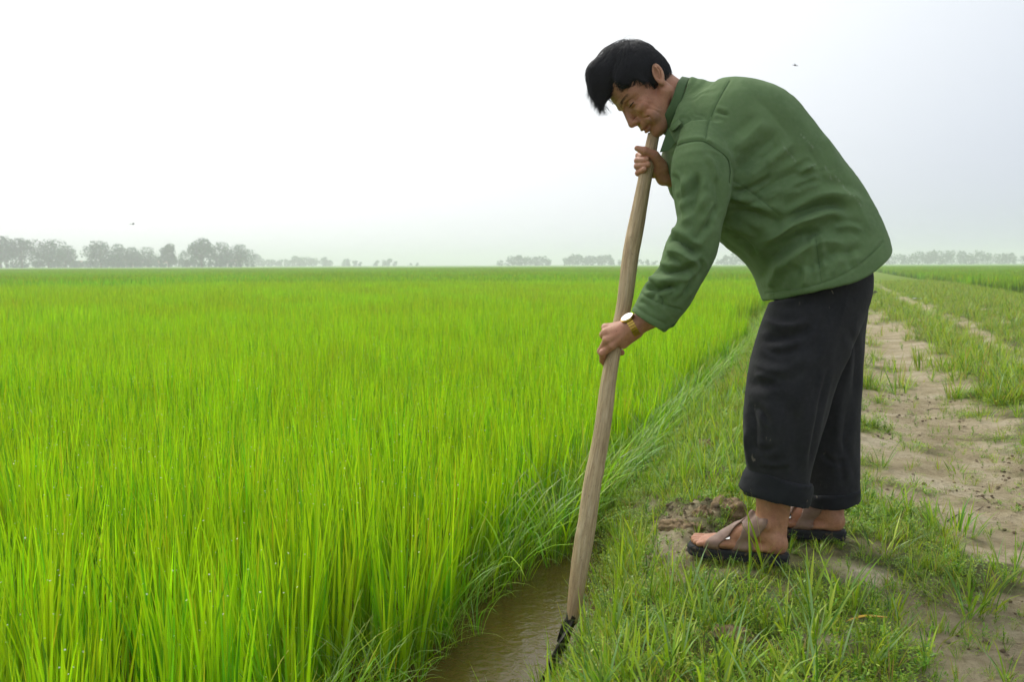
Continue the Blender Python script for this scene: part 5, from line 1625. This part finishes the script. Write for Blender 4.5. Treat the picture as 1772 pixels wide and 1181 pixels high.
# dished blade, seen almost edge-on, with a rolled socket round the handle's end
b0, b1 = P(989, 1066, 2.402), P(930, 1192, 2.370)
bd = b1 - b0; bl_ = np.linalg.norm(bd); bd /= bl_
bw = CFWD * 0.90 + CRIGHT * 0.30; bw -= (bw @ bd) * bd; bw /= np.linalg.norm(bw); bn = np.cross(bd, bw)
nu, nv_ = 14, 9; V = []
for layer in (0, 1):
    for i in range(nu):
        s = i / (nu - 1)
        half = (0.020 + 0.050 * sstep(0.12, 0.34, s)) * (1 - 0.25 * sstep(0.8, 1.0, s) * 1.0)
        for j in range(nv_):
            y = -1 + 2 * j / (nv_ - 1)
            tip = 0.02 * (1 - y * y) * sstep(0.7, 1, s)
            V.append(b0 + bd * (s * bl_ * 1.05 + tip) + bw * y * half + bn * (0.012 * (y * y) * (1 - 0.4 * s) + (0.0028 if layer else 0)))
V = np.array(V); F = []
id_ = lambda l, i, j: l * nu * nv_ + i * nv_ + j
for i in range(nu - 1):
    for j in range(nv_ - 1):
        F.append([id_(1, i, j), id_(1, i + 1, j), id_(1, i + 1, j + 1), id_(1, i, j + 1)]); F.append([id_(0, i, j), id_(0, i, j + 1), id_(0, i + 1, j + 1), id_(0, i + 1, j)])
for i in range(nu - 1):
    for j in (0, nv_ - 1): F.append([id_(0, i, j), id_(0, i + 1, j), id_(1, i + 1, j), id_(1, i, j)])
for j in range(nv_ - 1):
    for i in (0, nu - 1): F.append([id_(0, i, j), id_(0, i, j + 1), id_(1, i, j + 1), id_(1, i, j)])
blade = wear('blade', mesh_from('blade', V, np.array(F)), M_STEEL, spade)
sv_, sf_ = tube([P(994, 1046, 2.4065), P(989, 1075, 2.4005), b0 + bd * .03, b0 + bd * .07], [.0155, .0150, .0125, .006], 18)
wear('socket', mesh_from('socket', sv_, sf_), M_STEEL, spade)

# ================================================================== wrist watch
t = NT('gold'); t.set(Base_Color=lin(214, 176, 84), Metallic=1.0, Roughness=0.28); M_GOLD = t.m
t = NT('watch_glass'); t.set(Base_Color=lin(236, 236, 234), Roughness=0.08); t.b.inputs['Coat Weight'].default_value = 1.0; M_DIAL = t.m
wc = Z3(800, 385, 2.475)
fa = Z3(1150, 190, 2.470) - Z3(790, 395, 2.478); fa /= np.linalg.norm(fa)
e_img = (CRIGHT * 200 - CUP * 300); e_img -= (e_img @ fa) * fa; e_img /= np.linalg.norm(e_img)
e_dep = np.cross(fa, e_img)
watch = empty('wristwatch', tuple(wc), 'gold wristwatch with white dial on the wrist of the lower hand', 'watch')
def wr(a, r0=.0275, r1=.0275): return e_img * math.cos(a) * r0 + e_dep * math.sin(a) * r1
NLK = 26
for i in range(NLK):
    a0 = 2 * math.pi * i / NLK; a1 = 2 * math.pi * (i + 0.86) / NLK
    if abs(math.degrees((a0 + a1) / 2) - 180) < 34: continue           # the case sits here
    for kk, off in enumerate((-.0055, 0, .0055)):
        v, f = box_between(wc + wr(a0) + fa * off, wc + wr(a1) + fa * off, .0048, .0030, fa)
        wear('bracelet_link', mesh_from('bracelet_link', v, f, smooth=False), M_GOLD, watch)
nrm = -e_img * .93 - CFWD * .38; nrm -= (nrm @ fa) * fa; nrm /= np.linalg.norm(nrm)
tx = fa; ty = np.cross(nrm, tx)
def disc(c, r, h, n=32, bev=.0012):
    a = np.arange(n) * 2 * math.pi / n
    ring = lambda rr, z: c + rr * (np.cos(a)[:, None] * tx + np.sin(a)[:, None] * ty) + nrm * z
    V = np.concatenate([ring(r - bev, 0), ring(r, bev), ring(r, h - bev), ring(r - bev, h), [c, c + nrm * h]])
    k = np.arange(n); k2 = (k + 1) % n; F = [np.concatenate([np.stack([j * n + k, j * n + k2, (j + 1) * n + k2, (j + 1) * n + k], 1) for j in range(3)]),
         np.concatenate([np.stack([np.full(n, 4 * n), k2, k], 1), np.stack([np.full(n, 4 * n + 1), 3 * n + k, 3 * n + k2], 1)])]
    return V, F
cc_ = wc + nrm * .0245
v, f = disc(cc_, .0180, .0065); wear('case', mesh_from('case', v, f, smooth=False), M_GOLD, watch)
v, f = disc(cc_ + nrm * .0060, .0160, .0016); wear('dial', mesh_from('dial', v, f, smooth=False), M_DIAL, watch)
# ================================================================== things on the ground
def ground_at(px, py):
    """where the view through a photo pixel meets the ground"""
    d = CFWD + (px - 886.0) / FPX * CRIGHT - (py - 590.5) / FPX * CUP
    z = 0.0
    for _ in range(8):
        tt = (z - CAM_H) / d[2]
        p = CPOS + tt * d
        z = float(ground_h(p[0], p[1]))
    return np.array([p[0], p[1], z])

def plant(name, parts, loc, label, cat, group=None):
    V, F, C = merge(parts)
    me = mesh_from(name, V, F, attrs={'leaf_tint': C})
    return tag(link(name, me, M_GRASS, loc=tuple(loc)), label, cat, group)
TG = 'grass tufts on the track'
GT = (C_GR, C_GR2, C_GRD)
tufts = [
    ((1592, 642), 22, .14, .30, .005, .010, (.0, .35), (.05, .5), .035, 'tall upright grass clump where the bare rut meets the grassy strip'),
    ((1655, 925), 46, .05, .15, .003, .007, (.1, .9), (.2, 1.2), .06, 'largest spiky grass tuft on the bare track right of the rear heel'),
    ((1578, 782), 26, .03, .08, .002, .004, (.1, .9), (.2, 1.0), .05, 'small fine low tuft on the sandy rut beside the rear trouser leg'),
    ((1528, 955), 34, .05, .15, .003, .006, (.3, 1.1), (.2, 1.0), .05, 'sprawling grass tuft just behind the heel of the rear sandal'),
    ((1700, 725), 20, .06, .13, .003, .008, (.2, .9), (.2, 1.0), .05, 'leafy tuft at the right rim of the bare rut, halfway up the track'),
    ((1680, 1055), 34, .06, .17, .003, .008, (.1, .9), (.3, 1.2), .06, 'broad tuft in the lower right corner of the track'),
    ((1625, 1105), 20, .04, .10, .002, .005, (.2, 1.0), (.2, 1.0), .03, 'small star-shaped tuft on bare soil near the lower right corner'),
    ((1560, 1020), 14, .04, .09, .002, .004, (.1, .9), (.1, .8), .02, 'thin sparse tuft alone on the pale soil below the rear sandal'),
    ((1745, 1010), 16, .10, .24, .002, .005, (.0, .4), (.1, .7), .03, 'tall thin grass stalks at the right edge of the picture, low on the track'),
    ((1655, 820), 16, .04, .09, .003, .006, (.3, 1.1), (.2, .9), .03, 'flat little tuft beside a dry twig on the bare track'),
    ((1530, 870), 24, .05, .12, .003, .006, (.2, .9), (.2, 1.0), .05, 'mid-sized tuft against the rolled hem of the rear trouser leg'),
]
for (px, n, l0, l1, w0, w1, ln, bd_, spr, lab) in tufts:
    plant('grass_tuft', [tuft(n, l0, l1, w0, w1, GT, (.5, .3, .2), spr, ln, bd_, .1, 5)], ground_at(*px), lab, 'grass tuft', TG)
# broad blades rising in front of the nearer foot
g0 = ground_at(1312, 992)
nb = 9
plant('grass_stalk', [blades(np.stack([U(-.03, .03, nb), U(-.012, .012, nb), np.full(nb, -.01)], 1), np.array([.235, .215, .20, .13, .11, .15, .09, .10, .12]), U(.006, .0095, nb),
      np.array([3.4, 3.0, 3.7, 0.2, 5.6, 2.6, .8, 1.6, 4.4]), np.array([.12, .02, .2, .3, .4, .35, .6, .5, .6]), np.array([.15, .1, .3, .5, .4, .6, .5, .4, .7]), tints((C_GR2, C_GR), nb), 6, twist=U(-.5, .5, nb))],
      g0, 'tall broad grass blades standing in front of the nearer sandal', 'grass')

# dug clods
t = NT('damp_soil'); co = t.coord('Object')
cl_n = t.noise(60, 6, co, 0.65)
t.set(Base_Color=t.ramp(cl_n, [(0.3, lin(106, 88, 62)), (0.55, lin(144, 122, 90)), (0.75, lin(168, 146, 114))]), Roughness=0.95, Normal=t.bump(t.noise(140, 5, co), 0.8, 0.006))
M_CLOD = t.m
def clod(px, py, rx, ry, rz, seed, label):
    v, f = ball((0, 0, 0), (1, 1, 1), 26)
    n = fbm(v[:, 0] * 2.0 + seed, v[:, 1] * 2.0, v[:, 2] * 2.0, oct=4, seed=seed, gain=.6)
    v = v * (1 + 0.34 * n)[:, None] * np.array([rx, ry, rz])
    g = ground_at(px, py)
    return tag(link('soil_clod', mesh_from('soil_clod', v, f), M_CLOD, loc=(g[0], g[1], g[2] + rz * .25)), label, 'clod', 'dug soil clods on the bank')
clod(1262, 893, .052, .05, .048, 1, 'largest crumbly brown soil clod right in front of the nearer trouser hem')
clod(1216, 888, .030, .03, .036, 2, 'upright brown soil clod left of the largest clod')
clod(1176, 905, .055, .04, .026, 3, 'low wide brown soil clod nearest the spade handle')
clod(1222, 778, .036, .04, .032, 4, 'soil clod farther back on the bank, left of the trouser knees')
clod(1092, 940, .032, .03, .026, 5, 'dark clod at the water edge just right of the spade handle')
clod(1262, 1108, .042, .032, .020, 6, 'half-buried grey-brown clod low in the foreground grass')
clod(1270, 770, .030, .03, .018, 7, 'flat little clod touching the front of the trouser leg')

t = NT('old_wood'); co = t.coord('Object', (1, 1, .2))
t.set(Base_Color=t.ramp(t.noise(40, 4, co), [(.3, lin(48, 42, 36)), (.7, lin(80, 70, 58))]), Roughness=.9); M_STUMP = t.m
g = ground_at(1513, 514)
v, f = tube([(-.03, 0, -.05), (-.02, 0, .03), (.0, .0, .09), (.02, .0, .12), (.07, .0, .11)], [.045, .042, .04, .035, .02], 9)
v += 0.012 * np.stack([vnoise(v[:, 0] * 40, v[:, 1] * 40, v[:, 2] * 40, seed=i) for i in (1, 2, 3)], 1)
tag(link('stump', mesh_from('stump', v, f), M_STUMP, loc=tuple(g)), 'short dark broken stump standing behind the seat of the trousers', 'stump')
t = NT('white_scrap'); t.set(Base_Color=lin(225, 225, 222), Roughness=.6)
g = ground_at(1588, 519)
gx_, gy_ = np.meshgrid(np.linspace(-.1, .1, 6), np.linspace(-.12, .12, 6), indexing='ij')
zz = .03 + .03 * vnoise(gx_.ravel() * 22, gy_.ravel() * 22, seed=2)
V = np.stack([gx_.ravel(), gy_.ravel(), zz], 1); V = np.concatenate([V, V - np.array([0, 0, .004])])
k = np.arange(36).reshape(6, 6); q = np.stack([k[:-1, :-1].ravel(), k[1:, :-1].ravel(), k[1:, 1:].ravel(), k[:-1, 1:].ravel()], 1)
tag(link('plastic_scrap', mesh_from('plastic_scrap', V, np.concatenate([q, q[:, ::-1] + 36])), t.m, loc=tuple(g)), 'small white scrap lying on the far end of the second rut', 'scrap')
t = NT('dead_leaf'); t.set(Base_Color=lin(206, 158, 48), Roughness=.6)
g = ground_at(1500, 1088)
s = np.linspace(0, 1, 9); w = .0055 * np.sin(np.clip(s, .02, .98) * math.pi) ** .6
V = np.concatenate([np.stack([-.045 + .09 * s, -w, .016 + .012 * s + .006 * np.sin(s * 4)], 1), np.stack([-.045 + .09 * s, w, .016 + .012 * s + .006 * np.sin(s * 4)], 1)])
V = V @ np.array(Matrix.Rotation(-.35, 3, 'Z'))
V = np.concatenate([V, V - np.array([0, 0, .0012])])
q = np.array([[i, i + 1, 10 + i, 9 + i] for i in range(8)])
tag(link('fallen_leaf', mesh_from('fallen_leaf', V, np.concatenate([q, q[:, ::-1] + 18])), t.m, loc=tuple(g)), 'single yellow dead blade lying in the grass in the lower foreground', 'leaf')
# dry twigs on the bare soil
t = NT('dry_twig'); t.set(Base_Color=lin(96, 80, 64), Roughness=.9)
for (a, b, lab) in (((1640, 905), (1700, 880), 'thin dry twig lying beside the largest grass tuft'), ((1605, 712), (1642, 706), 'dark dry twig across the pale rut beyond the man'), ((1690, 862), (1726, 872), 'forked-looking dry twig at the right side of the bare rut')):
    p0, p1 = ground_at(*a), ground_at(*b)
    s = np.linspace(0, 1, 8)[:, None]
    pts = p0 * (1 - s) + p1 * s + np.stack([np.zeros(8), .012 * np.sin(np.linspace(0, 5, 8)), .004 + .004 * np.sin(np.linspace(0, 7, 8))], 1)
    v, f = tube(pts - p0, np.linspace(.0026, .0012, 8), 6)
    tag(link('twig', mesh_from('twig', v, f), t.m, loc=tuple(p0)), lab, 'twig', 'dry twigs on the track')

# ================================================================== far trees, houses, birds
t = NT('bark'); t.set(Base_Color=lin(84, 74, 62), Roughness=.9); M_BARK = t.m
M_TREE = leaf_material('tree_leaf', .2, .6, .2)
C_T1, C_T2, C_T3 = lin(50, 100, 66), lin(62, 114, 78), lin(40, 82, 58)
def crown_leaves(lobes, n, size):
    """leaf clumps spread through the lobes, thicker towards their skins"""
    w = np.array([l[3] ** 2 for l in lobes]); k = RNG.choice(len(lobes), n, p=w / w.sum())
    L = np.array(lobes)[k]
    d = RNG.standard_normal((n, 3)); d /= np.linalg.norm(d, axis=1, keepdims=True)
    r = L[:, 3] * (0.45 + 0.62 * RNG.uniform(0, 1, n) ** .6)
    c = L[:, :3] + d * r[:, None] * np.array([1, 1, .8])
    return leaflets(c, U(-1.0, 1.0, n), U(0, 6.28, n), size * U(.6, 1.5, n), tints((C_T1, C_T2, C_T3), n), .7)
def far_tree(px, top, w, base, D, label, leaves=2600, shape=0):
    b = P(px, base, D); b[2] = 0.0
    H = (base - top) * D / FPX; W = w * D / FPX
    tr = empty('tree', tuple(b), label, 'tree', 'trees along the far edge of the field')
    fork = H * (.28 if shape == 0 else .4)
    tv, tf = tube([(0, 0, -.3), (U(-.2, .2, 1)[0], 0, fork), (U(-.4, .4, 1)[0], 0, H * .72)], [H * .028, H * .022, H * .008], 8)
    parts = [(tv, tf)]
    lobes = []
    m = 7 if shape == 0 else 6
    for i in range(m):
        a = 2 * math.pi * i / m + RNG.uniform(0, 1)
        z = H * RNG.uniform(.20, .80); rr = W * .5 * RNG.uniform(.25, .85) * (1.0 if z < H * .7 else .6)
        c = (math.cos(a) * rr, math.sin(a) * rr, z, W * RNG.uniform(.22, .36))
        lobes.append(c)
        parts.append(tube([(0, 0, fork * RNG.uniform(.7, 1.1)), (c[0] * .5, c[1] * .5, (fork + z) / 2), c[:3]], [H * .014, H * .010, H * .004], 6))
    lobes.append((RNG.uniform(-.12, .12) * W, 0, H * .82, W * .26)); lobes.append((0, 0, H * .55, W * .40))
    V, F = join(parts)
    o = link('trunk', mesh_from('trunk', V, F), M_BARK); o.parent = tr
    V, F, C = merge([crown_leaves(lobes, leaves, H * .062)])
    V[:, 2] = np.clip(V[:, 2], H * .08, H * 1.01)
    o = link('crown', mesh_from('crown', V, F, attrs={'leaf_tint': C}), M_TREE); o.parent = tr
for a in [
    (2, 406, 56, 462, 400, 'tall broad tree cut by the left edge of the picture'), (38, 410, 64, 462, 405, 'wide spreading tree second from the left edge'),
    (84, 412, 54, 462, 410, 'ragged tree with a gap in its crown, third from the left edge'), (114, 423, 43, 462, 420, 'lower rounded tree between two taller ones at the far left'),
    (142, 500, 51, 462, 425, 'dense round tree in the middle of the long left row'), (175, 415, 56, 462, 420, 'tallest dense tree at the right half of the left row'),
    (204, 419, 38, 461, 420, 'narrow tree leaning on the right flank of the left row'), (228, 425, 35, 461, 425, 'loose crowned small tree ending the long left row'),
    (257, 425, 46, 461, 430, 'round tree standing alone right of the long left row'), (292, 417, 30, 461, 420, 'slim two-tiered tree standing alone in front of the pale roofs'),
    (323, 431, 38, 461, 425, 'low bushy tree at the left foot of the tall clump'), (349, 408, 43, 461, 415, 'tallest tree of the separate clump left of the gap'),
    (381, 417, 46, 461, 420, 'forked open tree right of the tallest clump tree'), (416, 421, 46, 461, 425, 'flat-topped loose tree at the right end of the clump'),
]: far_tree(*a[:5], a[5])
def wood(name, spans, D, label, n_per=130):
    lobes, parts = [], []
    for (x0, x1, top, base) in spans:
        m = max(2, int((x1 - x0) / 9))
        for i in range(m):
            px = x0 + (x1 - x0) * (i + RNG.uniform(.2, .8)) / m
            c = P(px, base, D * RNG.uniform(.97, 1.05)); c[2] = 0
            e = min(1.0, .55 + 1.6 * min(i + .5, m - i - .5) / m)
            H = (base - top) * D / FPX * RNG.uniform(.70, 1.0) * e
            r = H * .30
            for z in (.25, .5, .74):
                for _ in range(2): lobes.append((c[0] + RNG.uniform(-1, 1) * r, c[1] + RNG.uniform(-1, 1) * r, H * z, r * RNG.uniform(.7, 1.1)))
    V, F, C = merge([crown_leaves(lobes, n_per * len(lobes) // 3, 1.1 * D / 700)])
    V[:, 2] = np.maximum(V[:, 2], 0)
    tag(link(name, mesh_from(name, V, F, attrs={'leaf_tint': C}), M_TREE), label, 'trees', kind='stuff')
wood('distant_wood', [(428, 456, 436, 460), (462, 472, 443, 460), (474, 580, 440, 460), (590, 626, 446, 460), (646, 688, 445, 460), (705, 730, 452, 460)], 720, 'pale hazy woods on the horizon left of the spade')
wood('distant_hedge', [(-20, 300, 446, 462), (312, 440, 448, 461)], 440, 'low hazy bushes filling the gaps under the left tree row', 90)
wood('distant_wood', [(862, 958, 439, 459), (974, 1066, 434, 459), (1068, 1086, 444, 459), (1094, 1138, 443, 459), (1238, 1300, 436, 459)], 640, 'grey-green tree groups on the horizon around the spade handle')
wood('distant_wood', [(1500, 1790, 429, 457)], 600, 'long hazy line of trees on the horizon right of the man')
t = NT('plaster'); t.set(Base_Color=lin(214, 206, 198), Roughness=.9); M_PLAS = t.m
t = NT('roof_tile'); t.set(Base_Color=lin(168, 128, 116), Roughness=.85); M_ROOF = t.m
t = NT('dark_opening'); t.set(Base_Color=lin(60, 58, 58), Roughness=.7); M_OPEN = t.m
def house(px, D, w, h, label):
    b = P(px, 461, D); b[2] = 0
    r = empty('house', tuple(b), label, 'house', 'low houses among the far trees'); r.rotation_euler.z = YAW
    hw, dp = w / 2, 2.6
    V = np.array([(x, y, z) for z in (-.3, h) for x, y in ((-hw, -dp), (hw, -dp), (hw, dp), (-hw, dp))] + [(-hw, 0, h + 1.3), (hw, 0, h + 1.3)])
    F = [np.array([[0, 1, 5, 4], [1, 2, 6, 5], [2, 3, 7, 6], [3, 0, 4, 7]]), np.array([[4, 7, 8], [5, 9, 6]])]
    o = link('wall', mesh_from('wall', V, F, smooth=False), M_PLAS); o.parent = r
    V, F = join([box_between((-hw - .3, -1.42, h + .62), (hw + .3, -1.42, h + .62), 3.3, .14, (0, .9, .44)), box_between((-hw - .3, 1.42, h + .62), (hw + .3, 1.42, h + .62), 3.3, .14, (0, .9, -.44))])
    o = link('roof', mesh_from('roof', V, F, smooth=False), M_ROOF); o.parent = r
    for i, (nm, x, z0, z1, ww) in enumerate((('door', 0, -.2, 2.0, 1.0), ('window', -hw * .6, .9, 2.0, 1.1), ('window', hw * .6, .9, 2.0, 1.1))):
        v, f = box_between((x, -dp - .03, z0), (x, -dp - .03, min(z1, h - .2)), ww, .12, (1, 0, 0))
        o = link(nm, mesh_from(nm, v, f, smooth=False), M_OPEN); o.parent = r
for a in ((98, 500, 6.5, 2.4, 'low pale house half hidden under the third tree from the left'), (133, 500, 5, 2.3, 'low pale house under the dense middle of the left row'), (197, 500, 5, 2.6, 'small pale house at the foot of the narrow row-end tree'),
          (218, 500, 6, 3.0, 'pink-roofed house showing between the loose small tree and the row'), (245, 500, 8, 3.0, 'widest pink-roofed house beside the lone round tree'), (285, 500, 5.5, 2.6, 'pale house behind the slim two-tiered tree'),
          (402, 500, 9, 2.8, 'long brown-roofed house under the right end of the tall clump')): house(*a)
t = NT('bird_feather'); t.set(Base_Color=lin(70, 66, 64), Roughness=.8); M_BIRD = t.m
def bird(px, py, D, span, roll, label):
    b = empty('bird', tuple(P(px, py, D)), label, 'bird', 'birds in the sky'); b.rotation_euler = (roll, 0, YAW + .5)
    v, f = tube([(-.09, 0, 0), (-.05, 0, 0), (.02, 0, .005), (.07, 0, .01), (.10, 0, .008)], [.006, .022, .028, .020, .004], 8)
    o = link('torso', mesh_from('torso', v, f), M_BIRD); o.parent = b
    for s in (1, -1):
        V = np.array([(.05, s * .01, .01), (.06, s * span * .25, .05), (.02, s * span * .5, .02), (-.02, s * span * .25, .04), (-.03, s * .01, .01)])
        V = np.concatenate([V, V - np.array([0, 0, .006])])
        F = [np.array([[i, (i + 1) % 5, (i + 1) % 5 + 5, i + 5] for i in range(5)]), np.array([[0, 1, 3], [0, 3, 4], [1, 2, 3], [5, 8, 6], [5, 9, 8], [6, 8, 7]])]
        o = link('wing', mesh_from('wing', V, F, smooth=False), M_BIRD); o.parent = b
    v, f = box_between((-.08, 0, 0), (-.17, 0, .004), .05, .006, (0, 1, 0))
    o = link('tail', mesh_from('tail', v, f, smooth=False), M_BIRD); o.parent = b
bird(1376, 113, 46, .34, .5, 'small dark bird flying high above the man\'s back')
bird(230, 388, 60, .34, -.3, 'tiny dark bird flying low above the left tree row')

# ================================================================== haze
def haze_box(x0, x1, y0, y1, z0, z1, density):
    V = [(x, y, z) for z in (z0, z1) for x, y in ((x0, y0), (x1, y0), (x1, y1), (x0, y1))]
    F = np.array([[3, 2, 1, 0], [4, 5, 6, 7], [0, 1, 5, 4], [1, 2, 6, 5], [2, 3, 7, 6], [3, 0, 4, 7]])
    m = bpy.data.materials.new('haze'); m.use_nodes = True
    n = m.node_tree.nodes; n.clear()
    out = n.new('ShaderNodeOutputMaterial'); pv = n.new('ShaderNodeVolumePrincipled')
    pv.inputs['Color'].default_value = (.97, .985, 1.0, 1); pv.inputs['Density'].default_value = density; pv.inputs['Anisotropy'].default_value = .25
    m.node_tree.links.new(pv.outputs[0], out.inputs['Volume'])
    o = link('haze', mesh_from('haze', V, F, smooth=False), m)
    return tag(o, 'thin pale morning haze over the fields', 'haze', kind='stuff')
haze_box(-2260, 2260, -90, 2460, -1.4, 18.0, 0.0015)
